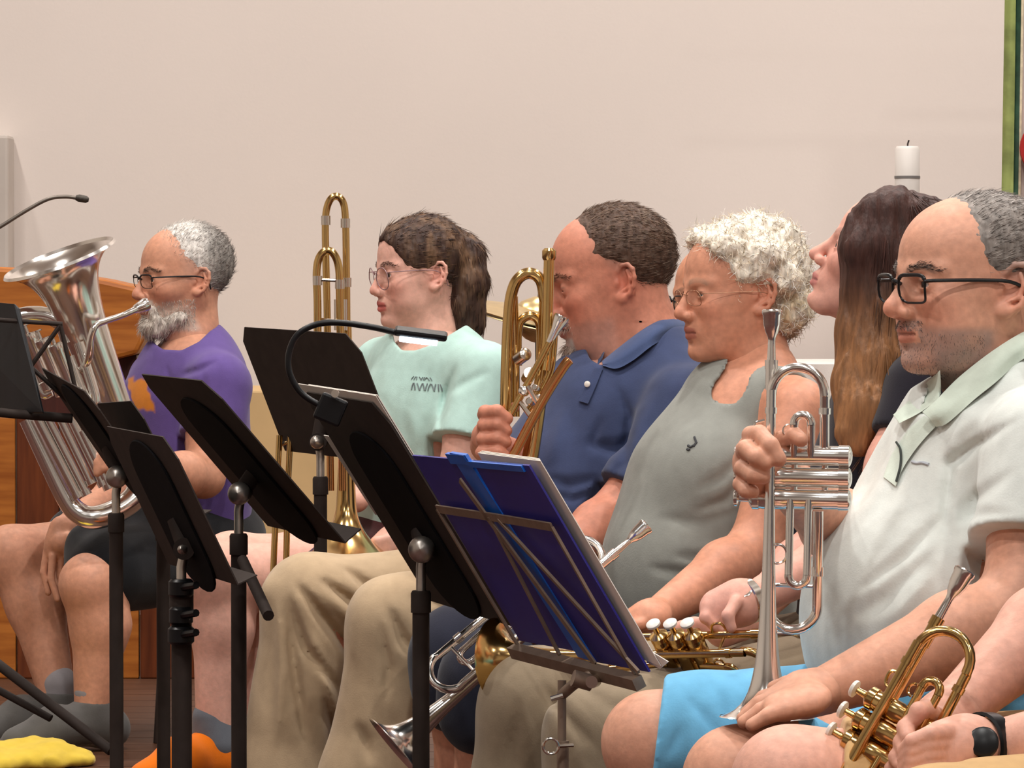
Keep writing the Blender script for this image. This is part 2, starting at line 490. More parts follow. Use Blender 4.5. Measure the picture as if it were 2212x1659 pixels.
def add_head(F, M, hp):
    h = dict(HD); h.update(hp); F.space(M, float(np.linalg.norm(M[:3, 2])))
    F.ell((-.012, 0, .035), (.096, .077, .085), .01)
    F.ell((.028, 0, .035), (.066, .064, .07), .025)
    F.ell((.035, 0, -.03), (.058, .059 * h['jaw'], .062), .035)
    F.ell((.010, 0, -.015), (.055, .068, .05), .03)
    F.ell((.040, 0, -.075), (.053, .047 * h['jaw'], .036), .02)
    F.ell((.078 + h['chin_fwd'], 0, -.098 - h['chin']), (.020, .021, .016), .018)
    for s in (-1, 1):
        F.cone((-.006, s * .054 * h['jaw'], -.042), (.068, s * .017, -.099 - h['chin'] * .7), .018, .014, .018)
        F.ell((.060, s * .040, -.024), (.025, .022, .020), .024)
        if h['fat']: F.ell((.045, s * .038, -.058), (.035, .025 + h['fat'], .032), .02)
        if h['jowl']: F.ell((.045, s * .035, -.09), (.03, .022, .02 + h['jowl']), .02)
    F.ell((.070, 0, -.060), (.032, .029, .026), .014)
    for s in (-1, 1):                                   # brows and eye sockets
        F.cone((.088, s * .012, .017), (.070, s * .046, .019), .011 * h['brow'], .009, .012)
        F.ell((.101, s * .031, -.001), (.020, .018, .0115), .014, 's')
    for s in (-1, 1):                                   # eyelids round the eyeball, opened by a slit
        F.ell((.0775, s * .0315, .000), (.0150, .0160, .0142), .005)
        F.ell((.096, s * .0320, -.0005), (.0165, .0125, h['open']), .0015, 's')
    n = h['nose']; up = h['nose_up']; nl = h['nose_l']
    F.cone((.089, 0, .012), (.110 + nl, 0, -.026 + up), .0075, .0095 * n, .010)
    F.ell((.111 + nl, 0, -.033 + up), (.0125 * n, .0115 * n, .0105 * n), .008)
    for s in (-1, 1):
        F.ell((.1005 + nl * .7, s * .0125 * n, -.0375 + up * .8), (.0115, .0075 * n, .0085), .005)
        F.ell((.1075 + nl, s * .0065, -.0475 + up), (.0055, .0036, .0050), .003, 's')
    lip = h['lip']; mo = h['mouth_open']
    for s in (-1, 1):                                   # lips: two arcs each side, and the slit between
        F.cone((.1005, s * .003, -.0590), (.088, s * .022, -.0655), .0058 * lip, .0035, .005)
        F.cone((.0985, 0, -.0725 - mo), (.087, s * .020, -.0675 - mo * .5), .0064 * lip, .0035, .005)
        F.cone((.1085, 0, -.0655 - mo * .5), (.0945, s * .0215, -.0665 - mo * .4), .0024 + mo * .5, .0018, .002, 's')
    F.ell((.102, 0, -.0845 - mo), (.008, .018, .004), .006, 's')
    e = h['ear']
    for s in (-1, 1):                                   # ears: rim, hollow, lobe
        a = math.radians(14); ca, sa = math.cos(a), math.sin(a); b = s * math.radians(24); cb, sb = math.cos(b), math.sin(b)
        X = np.array([ca * cb, -sb * 1.0 * -1, sa]); X = np.array([ca * cb, s * -math.sin(math.radians(24)), sa * .9]); X /= np.linalg.norm(X)
        Z = np.array([-sa, 0, ca]); Z -= X * np.dot(X, Z); Z /= np.linalg.norm(Z); Y = np.cross(Z, X)
        R = np.stack([X, Y, Z], 1)
        c = np.array([-.010, s * .0785, -.006]); E = lambda u, v, o=0.0: c + R @ np.array([u * e, s * o, v * e])
        F.ell(E(-.003, 0, -.004), (.0165 * e, .0048, .029 * e), .005, R=R)
        F.ell(E(.004, .002, .006), (.0095 * e, .0065, .017 * e), .003, 's', R=R)
        hx = [(.013, .004, -.002), (.012, .017, .002), (.005, .0275, .004), (-.006, .0295, .006), (-.0155, .022, .0075), (-.019, .008, .0075), (-.017, -.007, .006), (-.011, -.019, .004), (-.001, -.0275, .002)]
        F.chain([(E(*q), .0036 * e) for q in hx], .003)
        F.chain([(E(-.004, .019, .003), .003), (E(-.0105, .006, .004), .0032), (E(-.008, -.009, .003), .003), (E(.001, -.015, .002), .003)], .003)
        F.ell(E(.004, -.026, .001), (.0085 * e, .005, .0085 * e), .005, R=R)
        F.ell(E(.0125, -.003, .002), (.0045, .0045, .008), .004, R=R)
    F.space()
def face_tint(M, base, lips=(.42, .13, .10), red=.35, beard=None, brow=None, scalp=None, freckle=0.0):
    """skin colours by place on the face; beard(l) and scalp(l) give 0..1 masks with their colours"""
    base = np.array(base[:3]); lips = np.array(lips[:3])
    def fn(V):
        l = inv_loc(M, V); x, y, z = l[:, 0], l[:, 1], l[:, 2]; ay = np.abs(y)
        c = np.tile(base, (len(V), 1))
        rd = np.zeros(len(V))
        for (cx, cy, cz, r) in ((.075, .042, -.032, .026), (.115, 0, -.034, .018), (-.012, .08, -.008, .03)):
            rd = np.maximum(rd, np.exp(-(((x - cx) ** 2 + (ay - cy) ** 2 + (z - cz) ** 2) / r ** 2)))
        n = vnoise(V.astype(np.float32), 45.0)
        rd = rd * red * (1 + .3 * n)
        c = c * (1 - rd[:, None]) + (base * np.array([1.02, .66, .62]))[None] * rd[:, None]
        if freckle: c *= (1 + freckle * vnoise(V.astype(np.float32), 150.0))[:, None]
        m = sstep(.086, .094, x) * sstep(.024, .018, ay) * np.maximum(sstep(.0075, .0045, np.abs(z + .0595 + ay * .25)), sstep(.0085, .005, np.abs(z + .0725 - ay * .2))) * (x < .118) * (z < -.05) * (z > -.083)
        c = mixc(c, lips, m * .8)
        sl = sstep(.0022, .0010, np.abs(z + .0655)) * (ay < .022) * (x > .085) * (x < .112)
        c = mixc(c, lips * .45, sl * .8)
        if brow is not None:
            bz = .019 + .006 * np.sin(np.clip((ay - .01) / .038, 0, 1) * math.pi) + (brow[3] if len(brow) > 3 else 0)
            m = sstep(.0062, .0025, np.abs(z - bz)) * sstep(.008, .014, ay) * sstep(.056, .046, ay) * (x > .05)
            c = mixc(c, brow, m * (.5 + .3 * n))
        # lashes and the lid line
        m = np.exp(-(((z - .0045) / .0022) ** 2)) * np.exp(-(((ay - .0315) / .013) ** 4)) * (x > .084)
        c = mixc(c, base * .28, m * .75)
        if beard is not None:
            m, bc = beard(x, ay, z, n); c = mixc(c, bc, np.clip(m, 0, 1) * (z > -.15) * (np.abs(x) < .2) * (ay < .12))
        if scalp is not None:
            m, bc = scalp(x, ay, z, n); c = mixc(c, bc, np.clip(m, 0, 1) * (z > -.1) * (np.abs(x) < .2) * (ay < .12))
        return c
    return fn
def eye_mat(name, iris):
    if name in MATS: return MATS[name]
    m, nt, b = new_mat(name)
    tc = nt.nodes.new('ShaderNodeTexCoord'); sx = nt.nodes.new('ShaderNodeSeparateXYZ'); nt.links.new(tc.outputs['Object'], sx.inputs[0])
    mr = nt.nodes.new('ShaderNodeMapRange'); mr.inputs[1].default_value = .0085; mr.inputs[2].default_value = .0125; nt.links.new(sx.outputs[0], mr.inputs[0])
    r = nt.nodes.new('ShaderNodeValToRGB'); r.color_ramp.interpolation = 'CONSTANT'
    el = r.color_ramp.elements; el[0].position = 0; el[0].color = srgb(205, 190, 182)
    el[1].position = .42; el[1].color = iris
    e = el.new(.84); e.color = (.005, .005, .006, 1)
    nt.links.new(mr.outputs[0], r.inputs[0]); nt.links.new(r.outputs[0], b.inputs['Base Color'])
    b.inputs['Roughness'].default_value = .12
    MATS[name] = m; return m
def add_eyes(M, parent, iris, gaze=(0, 0)):
    for s in (-1, 1):
        V, F = [], []
        g = Geo().lathe([(-.0124 * math.cos(math.pi * i / 14), .0124 * math.sin(math.pi * i / 14) + 1e-5) for i in range(15)], ax=(1, 0, 0), seg=20)
        o = g.obj('eye', eye_mat('eye_%d' % int(iris[0] * 9999), iris), parent)
        R = Matrix(M.tolist()); q = Matrix.Rotation(math.radians(gaze[0]), 4, 'Z') @ Matrix.Rotation(math.radians(-gaze[1]), 4, 'Y')
        o.matrix_world = R @ Matrix.Translation((.0772, s * .0315, 0)) @ q
def strands(V, Q, rng, n, length, flow, lift=.5, w=.0006, mask=None, tint=None, seg=3, curl=0.0, droop=0.0, mess=.22):
    """thin tapering hairs rooted on a surface; returns points, quads, tints"""
    e1 = V[Q[:, 2]] - V[Q[:, 0]]; e2 = V[Q[:, 3]] - V[Q[:, 1]]; nn = np.cross(e1, e2); nn /= (np.linalg.norm(nn, axis=1)[:, None] + 1e-12)
    c = V[Q].mean(1); ok = np.arange(len(Q)) if mask is None else np.nonzero(mask(c))[0]
    if len(ok) == 0: return np.zeros((0, 3)), np.zeros((0, 4), int), np.zeros((0, 3))
    pick = ok[rng.randint(0, len(ok), n)]; r0 = c[pick]; nr = nn[pick]
    fl = flow(r0) if callable(flow) else np.tile(np.array(flow, float), (n, 1))
    fl = fl - nr * (fl * nr).sum(1)[:, None]; fl /= (np.linalg.norm(fl, axis=1)[:, None] + 1e-9)
    L = length * (.5 + rng.rand(n))[:, None]
    d = fl * (1 - lift) + nr * lift + rng.normal(0, mess, (n, 3)); d /= np.linalg.norm(d, axis=1)[:, None]
    pts = [r0 - nr * .001]; cv = rng.normal(0, 1, (n, 3)) * curl
    for k in range(seg):
        d = d + fl * .35 + cv + np.array([0, 0, -droop]); d /= np.linalg.norm(d, axis=1)[:, None]
        pts.append(pts[-1] + d * L / seg); cv = cv * .4 + rng.normal(0, 1, (n, 3)) * curl * .6
    u = np.cross(d, nr + .01); u /= np.linalg.norm(u, axis=1)[:, None] + 1e-9; v = np.cross(d, u)
    VV, QQ = [], []
    for k, p in enumerate(pts):
        ww = w * (1 - .85 * k / seg)
        for a in range(3):
            an = 2 * math.pi * a / 3; VV.append(p + ww * (math.cos(an) * u + math.sin(an) * v))
    VV = np.stack(VV, 1).reshape(-1, 3); m = (seg + 1) * 3; base = np.arange(n) * m
    for k in range(seg):
        for a in range(3):
            b = (a + 1) % 3; QQ.append(np.stack([base + k * 3 + a, base + k * 3 + b, base + k * 3 + 3 + b, base + k * 3 + 3 + a], 1))
    tt = np.repeat(tint(r0, rng) if callable(tint) else np.tile(np.array(tint[:3], float), (n, 1)), m, axis=0)
    return VV, np.concatenate(QQ), tt
def hair_obj(name, F, color, parent, layers=(), seed=1, it=1):
    rng = np.random.RandomState(seed)
    V, Q = F.mesh(); V = relax(V, Q, it); T = color(V) if callable(color) else np.tile(np.array(color[:3], float), (len(V), 1))
    Vs, Qs, Ts, n = [V], [Q], [T], len(V)
    for kw in layers:
        kw = dict(kw); src = kw.pop('src', None)
        v, q, t = strands(V, Q, rng, **kw); Vs.append(v); Qs.append(q + n); Ts.append(t); n += len(v)
    return link(name, quad_mesh(name, np.concatenate(Vs), np.concatenate(Qs), np.concatenate(Ts)), HAIR, parent)
def var_tint(cols, scale=60):
    cols = np.array([c[:3] for c in cols], float)
    def fn(p, rng):
        return cols[rng.randint(0, len(cols), len(p))] * (1 + .15 * rng.normal(0, 1, (len(p), 1)))
    return fn

def facial_hair(name, M, parent, mask, n, length, flow, tints, w=.0005, lift=.35, seed=5, mess=.2, side=0):
    """short hairs on the face just sculpted; mask works in head space on (x, |y|, z)"""
    V, Q = LAST[0], LAST[1]; rng = np.random.RandomState(seed)
    mk = lambda c: (lambda l: mask(l[:, 0], np.abs(l[:, 1]), l[:, 2]) & (l[:, 1] * side >= 0))(inv_loc(M, c))
    fl = flow if callable(flow) else (M[:3, :3] @ np.array(flow, float))
    v, q, t = strands(V, Q, rng, n, length, fl, lift=lift, w=w, mask=mk, tint=var_tint(tints), seg=2, mess=mess)
    if len(v): return link(name, quad_mesh(name, v, q, t), HAIR, parent)
def eyebrows(M, parent, tints, n=420, dz=0.0, length=.009):
    def mask(x, ay, z):
        bz = .019 + .006 * np.sin(np.clip((ay - .01) / .038, 0, 1) * math.pi) + dz
        return (np.abs(z - bz) < .0042 * (1.25 - .7 * np.clip((ay - .02) / .035, 0, 1))) & (ay > .011) & (ay < .054) & (x > .05)
    for sd in (-1, 1): facial_hair('eyebrow', M, parent, mask, n // 2, length, (-.4, sd, .15), tints, w=.0006, lift=.25, side=sd)
def lens_mat():
    if 'lens' in MATS: return MATS['lens']
    m = bpy.data.materials.new('spectacle_lens'); m.use_nodes = True; nt = m.node_tree; nt.nodes.clear()
    o = nt.nodes.new('ShaderNodeOutputMaterial'); t = nt.nodes.new('ShaderNodeBsdfTransparent'); g = nt.nodes.new('ShaderNodeBsdfGlossy')
    t.inputs[0].default_value = (.985, .985, .985, 1)
    g.inputs['Roughness'].default_value = .03; mx = nt.nodes.new('ShaderNodeMixShader')
    nz = nt.nodes.new('ShaderNodeTexNoise'); nz.inputs['Scale'].default_value = 3; mr = nt.nodes.new('ShaderNodeMapRange'); mr.inputs[3].default_value = .03; mr.inputs[4].default_value = .04
    nt.links.new(nz.outputs[0], mr.inputs[0]); nt.links.new(mr.outputs[0], mx.inputs[0]); nt.links.new(t.outputs[0], mx.inputs[1]); nt.links.new(g.outputs[0], mx.inputs[2])
    nt.links.new(mx.outputs[0], o.inputs[0]); MATS['lens'] = m; return m
def eyeglasses(M, label, mat, shape='rect', r=.0013, w=.0255, hh=.0175, x=.106, zc=-.004, yc=.033, top=None, drop=0.0, temple=True):
    """spectacles in head space; top: thicker brow bar radius"""
    root = empty('eyeglasses', M=Matrix(M.tolist())); tag(root, label, 'eyeglasses', 'spectacles worn by the players')
    for s in (-1, 1):
        pts = []
        N = 28
        for i in range(N):
            a = 2 * math.pi * i / N; ca, sa = math.cos(a), math.sin(a)
            pw = .45 if shape == 'rect' else (.8 if shape == 'oval' else 1.0)
            yy = w * math.copysign(abs(ca) ** pw, ca); zz = hh * math.copysign(abs(sa) ** pw, sa)
            if shape == 'rect' and sa < 0: yy *= (1 - .10 * abs(sa))
            pts.append((x - .35 * max(0, abs(yc + s * yy * 1) - .02) * .6 - .006 * (sa < 0) * abs(sa), s * yc + yy, zc + zz))
        rim = Geo().tube(pts, r, 8, closed=True)
        if top:
            up = [p for i, p in enumerate(pts) if math.sin(2 * math.pi * i / N) > .25]; rim.tube(up, top, 8)
        rim.obj('lens_rim', mat, root)
        Geo().add([(p[0] - .0006, p[1], p[2]) for p in pts] + [(p[0] + .0006, p[1], p[2]) for p in pts],
                  [tuple(range(N)), tuple(range(N, 2 * N))[::-1]] + [(i, (i + 1) % N, N + (i + 1) % N, N + i) for i in range(N)]).obj('lens', lens_mat(), root)
        if temple:
            yo = s * (yc + w); x0 = x - .35 * (yc + w - .02) * .6
            Geo().tube(smooth_path([(x0, yo, zc + hh * .55), (x0 - .012, s * .0665, zc + hh * .6), (.03, s * .076, zc + hh * .62), (-.004, s * .083, zc + hh * .5), (-.026, s * .083, zc + hh * .1 - .004), (-.033, s * .080, zc - .022)], 6), (top or r) * .95, 8).obj('temple_arm', mat, root)
    Geo().tube(smooth_path([(x - .003, -(yc - w) - .001, zc + hh * .35), (x + .002, 0, zc + hh * .6), (x - .003, yc - w + .001, zc + hh * .35)], 6), (top or r), 8).obj('bridge', mat, root)
    return root
# ------------------------------------------------------------------ the room
def wood(name, c1, c2, scale=9, stretch=(6, 6, .5), rough=.45):
    if name in MATS: return MATS[name]
    m, nt, b = new_mat(name); noise_color(nt, b, c1, c2, scale, 6, stretch, .3, .7)
    b.inputs['Roughness'].default_value = rough; b.inputs['Specular IOR Level'].default_value = .3
    MATS[name] = m; return m
WALLM = plain('painted_plaster', srgb(224, 213, 206), .95, spec=.05, bump=(90, .12, .002), var=(.015, 1.2))
WOOD_O = wood('honey_oak', srgb(150, 82, 28), srgb(190, 116, 48), stretch=(.6, 6, 6))
WOOD_R = wood('red_brown_wood', srgb(84, 38, 16), srgb(116, 58, 27))
WOOD_D = wood('dark_stained_wood', srgb(52, 24, 20), srgb(78, 36, 28))
WOOD_F = wood('floor_boards', srgb(62, 38, 26), srgb(92, 58, 38), stretch=(.6, 8, 6), rough=.5)
def struct(name, g, mat, **k): o = g.obj(name, mat, **k); o['kind'] = 'structure'; return o
WY = 13.0
struct('wall_back', Geo().box((-6.2, WY, -.2), (6.2, WY + .2, CEIL)), WALLM, smooth=False)
fl = struct('floor', Geo().box((-6.2, -5.2, -.2), (6.2, WY, -.012)), WOOD_D, smooth=False)
# planked floor: separate boards where the picture shows them
bw = .14
pb = Geo().box((-2.2, 0, -.012), (2.2, bw - .004, 0)); pb_me = None
for i in range(36):
    y0 = 8.0 + i * bw
    if pb_me is None:
        o = pb.obj('plank', WOOD_F, fl, smooth=False); pb_me = o.data
    else:
        o = link('plank', pb_me, None, fl)
    o.location = (.11 * ((i * 7) % 5) - .2, y0, 0)
struct('ceiling', Geo().box((-6.2, -5.2, CEIL), (6.2, WY + .2, CEIL + .2)), plain('ceiling_paint', srgb(206, 196, 186), .9, var=(.05, 2)), smooth=False)
struct('wall_left', Geo().box((-6.4, -5.2, -.2), (-6.2, WY, CEIL)), plain('side_wall_paint', srgb(200, 190, 180), .9, var=(.03, 2)), smooth=False)
struct('wall_right', Geo().box((6.2, -5.2, -.2), (6.4, WY, CEIL)), plain('side_wall_paint', srgb(200, 190, 180), .9), smooth=False)
struct('wall_rear', Geo().box((-6.4, -5.4, -.2), (6.4, -5.2, CEIL)), plain('rear_wall_paint', srgb(214, 206, 198), .9, var=(.05, 2)), smooth=False)

def pbox(px0, px1, py0, py1, d, depth):
    """box whose front face fills the pixel rectangle at distance d"""
    a = P(px0, py1, d); b = P(px1, py0, d)
    return (a[0], a[1], a[2]), (b[0], a[1] + depth, b[2])
# grey pilaster at the left end of the wall
lo, hi = pbox(-260, 22, 292, 1700, 12.88, .12)
struct('trim_1', Geo().box((lo[0], lo[1], -.01), (hi[0], WY, hi[2])), plain('grey_stone_trim', srgb(190, 180, 172), .85, bump=(40, .2, .002), var=(.04, 6)), smooth=False, bevel=.01)
# tan panelled rail low on the back wall
lo, hi = pbox(455, 800, 842, 1300, 12.3, .5)
t = struct('trim_2', Geo().box((lo[0], lo[1], 0), (hi[0], hi[1], hi[2])), plain('tan_painted_panel', srgb(206, 172, 122), .7, var=(.04, 8)), smooth=False, bevel=.008)

# altar with a white cloth
lo, hi = pbox(1600, 2060, 800, 1500, 12.0, .7)
al = empty('altar_table', ((lo[0] + hi[0]) / 2, lo[1] + .35, 0)); tag(al, 'wooden altar table under a white cloth behind the brown-haired woman', 'table')
ofs = Vector((-(lo[0] + hi[0]) / 2, -(lo[1] + .35), 0)); T = Matrix.Translation(ofs)
Geo().box((lo[0] + .04, lo[1] + .04, .0), (hi[0] - .04, hi[1] - .04, hi[2] - .03)).obj('body', WOOD_O, al, smooth=False, M=T, bevel=.006)
Geo().box((lo[0], lo[1], hi[2] - .03), (hi[0], hi[1], hi[2])).obj('table_top', WOOD_O, al, smooth=False, M=T, bevel=.006)
cl = empty('altar_cloth', ((lo[0] + hi[0]) / 2, lo[1] + .35, hi[2])); tag(cl, 'white altar cloth lying on the wooden altar table', 'cloth')
o = Geo().box((lo[0] - .02, lo[1] - .02, hi[2] - .16), (hi[0] + .02, lo[1] - .006, hi[2] + .018)).obj('front_drop', plain('white_linen', srgb(236, 228, 222), .85, bump=(200, .2), var=(.02, 20)), None, smooth=False)
o.parent = cl; o.matrix_parent_inverse = Matrix.Translation((-(lo[0] + hi[0]) / 2, -(lo[1] + .35), -hi[2]))
o = Geo().box((lo[0] - .02, lo[1] - .006, hi[2] + .002), (hi[0] + .02, hi[1] + .02, hi[2] + .018)).obj('top_cloth', plain('white_linen', srgb(236, 228, 222), .85), None, smooth=False, bevel=.004)
o.parent = cl; o.matrix_parent_inverse = Matrix.Translation((-(lo[0] + hi[0]) / 2, -(lo[1] + .35), -hi[2]))

# tall white candle on a stand
cd = 11.4; c0 = P(1960, 316, cd); rad = 27.0 * cd / FPX
base = empty('candle_stand', (c0[0], c0[1], 0)); tag(base, 'slim brass floor stand carrying the tall white candle', 'stand')
ztop = c0[2] - .42
Geo().lathe([(0, .13), (.015, .13), (.03, .06), (.06, .02), (.3, .016), (.5, .022), (ztop - .05, .014), (ztop - .02, .05), (ztop, .055)], seg=24, caps=True).obj('pedestal', BRASS, base)
can = empty('candle', (c0[0], c0[1], ztop)); tag(can, 'tall white pillar candle with a grey band against the back wall', 'candle')
H = .42
wax = plain('candle_wax', srgb(232, 226, 220), .5, var=(.02, 12))
Geo().lathe([(0, rad), (H - .11, rad), (H - .105, rad), (H - .008, rad), (H, rad * .86), (H - .004, rad * .5), (H - .008, .0)], seg=28, caps=False).obj('wax_body', wax, can)
Geo().lathe([(H - .085, rad + .0012), (H - .078, rad + .0012)], seg=28).obj('band', plain('grey_band', srgb(120, 116, 114), .5, var=(.05, 30)), can)
Geo().tube([(0, 0, H - .012), (.001, 0, H + .006), (.004, 0, H + .016)], .0022, 8).obj('wick', plain('burnt_wick', srgb(40, 30, 26), .9, var=(.2, 90)), can)

# banner with a green border hanging at the right
bd = 11.2
ban = empty('church_banner', tuple(P(2300, 430, bd))); tag(ban, 'green-bordered cloth banner with a red emblem at the right edge', 'banner')
def ban_strip(x0, x1, off, n=10):
    g = Geo(); rows = 24; V = []; F_ = []
    for j in range(rows + 1):
        py = -420 + (1100) * j / rows
        for i in range(n + 1):
            px = x0 + (x1 - x0) * i / n - 10 * (1 - j / rows) * 0 + 14 * (1 - (py + 420) / 900.0)
            w = .018 * math.sin(px * .035) + .01 * math.sin(px * .11 + py * .004)
            p = P(px, py, bd); V.append((p[0] - ban.location.x, p[1] - ban.location.y + w - off, p[2] - ban.location.z))
    m = n + 1
    for j in range(rows):
        for i in range(n): F_.append((j * m + i, j * m + i + 1, (j + 1) * m + i + 1, (j + 1) * m + i))
    k = len(V); V += [(x, y + .006, z) for x, y, z in V]
    F_ += [tuple(q + k for q in f[::-1]) for f in F_]
    for j in range(rows):
        F_.append((j * m, (j + 1) * m, k + (j + 1) * m, k + j * m)); F_.append((j * m + n, (j + 1) * m + n, k + (j + 1) * m + n, k + j * m + n))
    return g.add(V, F_)
ban_strip(2163, 2188, .012).obj('green_border', plain('banner_green', srgb(150, 162, 96), .85, var=(.22, 18), bump=(60, .4)), ban)
ban_strip(2187, 2200, .004).obj('dark_edging', plain('banner_dark_green', srgb(44, 78, 58), .6, var=(.3, 30)), ban)
ban_strip(2199, 2204, .008).obj('gold_braid', plain('banner_gold', srgb(220, 206, 176), .5, var=(.15, 60)), ban)
ban_strip(2203, 2620, 0, 24).obj('white_field', plain('banner_field', srgb(210, 196, 188), .85, var=(.05, 9)), ban)
e = []
for i in range(24):
    a = 2 * math.pi * i / 24; p = P(2262 + 58 * math.cos(a), 320 + 60 * math.sin(a), bd - .05)
    e.append((p[0] - ban.location.x, p[1] - ban.location.y, p[2] - ban.location.z))
Geo().slab(e, (0, 1, 0), .02).obj('red_emblem', plain('banner_red', srgb(176, 34, 30), .8, var=(.1, 20)), ban)
pt_ = P(2400, -420, bd)
Geo().tube([(-.5, .03, pt_[2] - ban.location.z), (.6, .03, pt_[2] - ban.location.z)], .014, 10).obj('cross_bar', BRASS, ban)
Geo().tube([(.14, .06, pt_[2] - ban.location.z), (.14, .06, -ban.location.z)], .014, 10).obj('pole', BRASS, ban)
Geo().lathe([(0, .16), (.02, .16), (.05, .03)], o=(.14, .06, -ban.location.z), caps=True).obj('pole_foot', BRASS, ban)

# wooden pulpit at the left: sloping curved ledge over boards
pd = 10.9; pul = empty('pulpit', tuple(P(100, 900, pd) * np.array([1, 1, 0]))); tag(pul, 'honey-coloured wooden pulpit with a curved sloping ledge at the left', 'pulpit')
TP = Matrix.Translation(-pul.location)
top = [(-160, 572), (0, 577), (110, 584), (225, 604), (322, 626), (332, 650), (318, 720), (296, 765), (252, 776), (120, 772), (-160, 766)]
Geo().slab([P(x, y, pd) for x, y in top], (0, 1, 0), .30).obj('ledge', WOOD_O, pul, smooth=False, M=TP, bevel=.012)
Geo().slab([P(x, y, pd + .08) for x, y in [(-160, 770), (295, 768), (300, 905), (-160, 905)]], (0, 1, 0), .2).obj('recess_panel', WOOD_D, pul, smooth=False, M=TP)
xs = [-160, -60, 34, 128, 216, 300, 372, 440]
for i in range(len(xs) - 1):
    a = P(xs[i] + 1.5, 900, pd + .04); b = P(xs[i + 1] - 1.5, 900, pd + .04)
    g = Geo().box((a[0], a[1], .0), (b[0], a[1] + .04 + .01 * (i % 2), a[2] if i < 5 else P(0, 1290, pd)[2]))
    g.obj('board', [WOOD_R, WOOD_O, WOOD_R][i % 3] if i != 1 else WOOD_O, pul, smooth=False, M=TP, bevel=.004)

# gooseneck microphone
md = 9.0; mic = empty('gooseneck_microphone', tuple(P(-130, 560, md) * np.array([1, 1, 0]))); tag(mic, 'thin grey gooseneck microphone reaching in from the left', 'microphone')
TMi = Matrix.Translation(-mic.location); GREYM = plain('grey_metal', srgb(120, 112, 104), .4, .7, var=(.1, 30))
path = smooth_path([P(-130, 600, md), P(-60, 525, md), (P(0, 490, md)), P(58, 454, md), P(104, 430, md), P(140, 425, md), P(168, 428, md)], 8)
Geo().tube(path, .0042, 10).obj('gooseneck', GREYM, mic, M=TMi)
a, b = P(164, 427, md), P(193, 432, md); ax = b - a
Geo().lathe([(0, .0055), (.006, .0078), (.022, .0075), (.027, .004)], o=a, ax=ax, seg=16, caps=True).obj('capsule', plain('mic_capsule', srgb(70, 64, 58), .5, .5, var=(.2, 200)), mic, M=TMi)
Geo().tube([P(-130, 600, md), P(-130, 600, md) * np.array([1, 1, 0])], .012, 12).obj('pole', BLACKM, mic, M=TMi)
Geo().lathe([(0, .13), (.015, .13), (.03, .02)], o=P(-130, 600, md) * np.array([1, 1, 0]), seg=24, caps=True).obj('base', BLACKM, mic, M=TMi)

# hi-hat cymbals behind the trombone players
hd = 9.3; hh = empty('hi_hat', tuple(P(1168, 700, hd) * np.array([1, 1, 0]))); tag(hh, 'pair of pale brass cymbals on a black rod behind the trombone players', 'cymbals')
TH = Matrix.Translation(-hh.location); CYM = plain('cymbal_bronze', srgb(214, 190, 140), .32, 1.0, var=(.06, 40))
c = P(1163, 690, hd); up = np.array([.22, -.10, 1.0])
Geo().lathe([(.002, .165), (.004, .166), (.022, .05), (.03, .045), (.046, .02), (.05, .006)], o=c, ax=up, seg=40).obj('top_cymbal', CYM, hh, M=TH)
Geo().lathe([(-.002, .165), (-.004, .166), (-.022, .05), (-.03, .045), (-.046, .02), (-.05, .006)], o=c, ax=up, seg=40).obj('bottom_cymbal', CYM, hh, M=TH)
Geo().tube([c + up * .09, c, c * np.array([1, 1, 0])], .007, 10).obj('rod', BLACKM, hh, M=TH)
Geo().lathe([(0, .010), (.02, .014), (.05, .014), (.06, .008)], o=c + up * .035, ax=up, seg=14, caps=True).obj('clutch', BLACKG, hh, M=TH)
g = Geo()
for a in (0, 2.1, 4.2):
    f0 = c * np.array([1, 1, 0]); g.tube([f0 + np.array([0, 0, .3]), f0 + np.array([.24 * math.cos(a), .24 * math.sin(a), .01])], .007, 8)
g.obj('tripod_legs', BLACKM, hh, M=TH)

# crumpled yellow cloth on the floor
yc = P(60, 1652, 9.05); Y = Sdf(.006)
for i, (dx, dy, r) in enumerate([(-.12, 0, .045), (-.02, .02, .05), (.06, -.02, .04), (-.2, .04, .05), (-.06, -.06, .04)]):
    Y.ell((yc[0] + dx, yc[1] + dy, .012), (.085, .08, r * .8), .02)
Y.disp(lambda p: .010 * vnoise(p, 22.0) + .005 * vnoise(p, 50.0)); Y.plane((0, 0, 0.0), (0, 0, -1))
o = sculpt('yellow_cloth', Y, CLOTH, srgb(216, 186, 70)); tag(o, 'crumpled yellow cloth lying on the floor at the lower left', 'cloth')
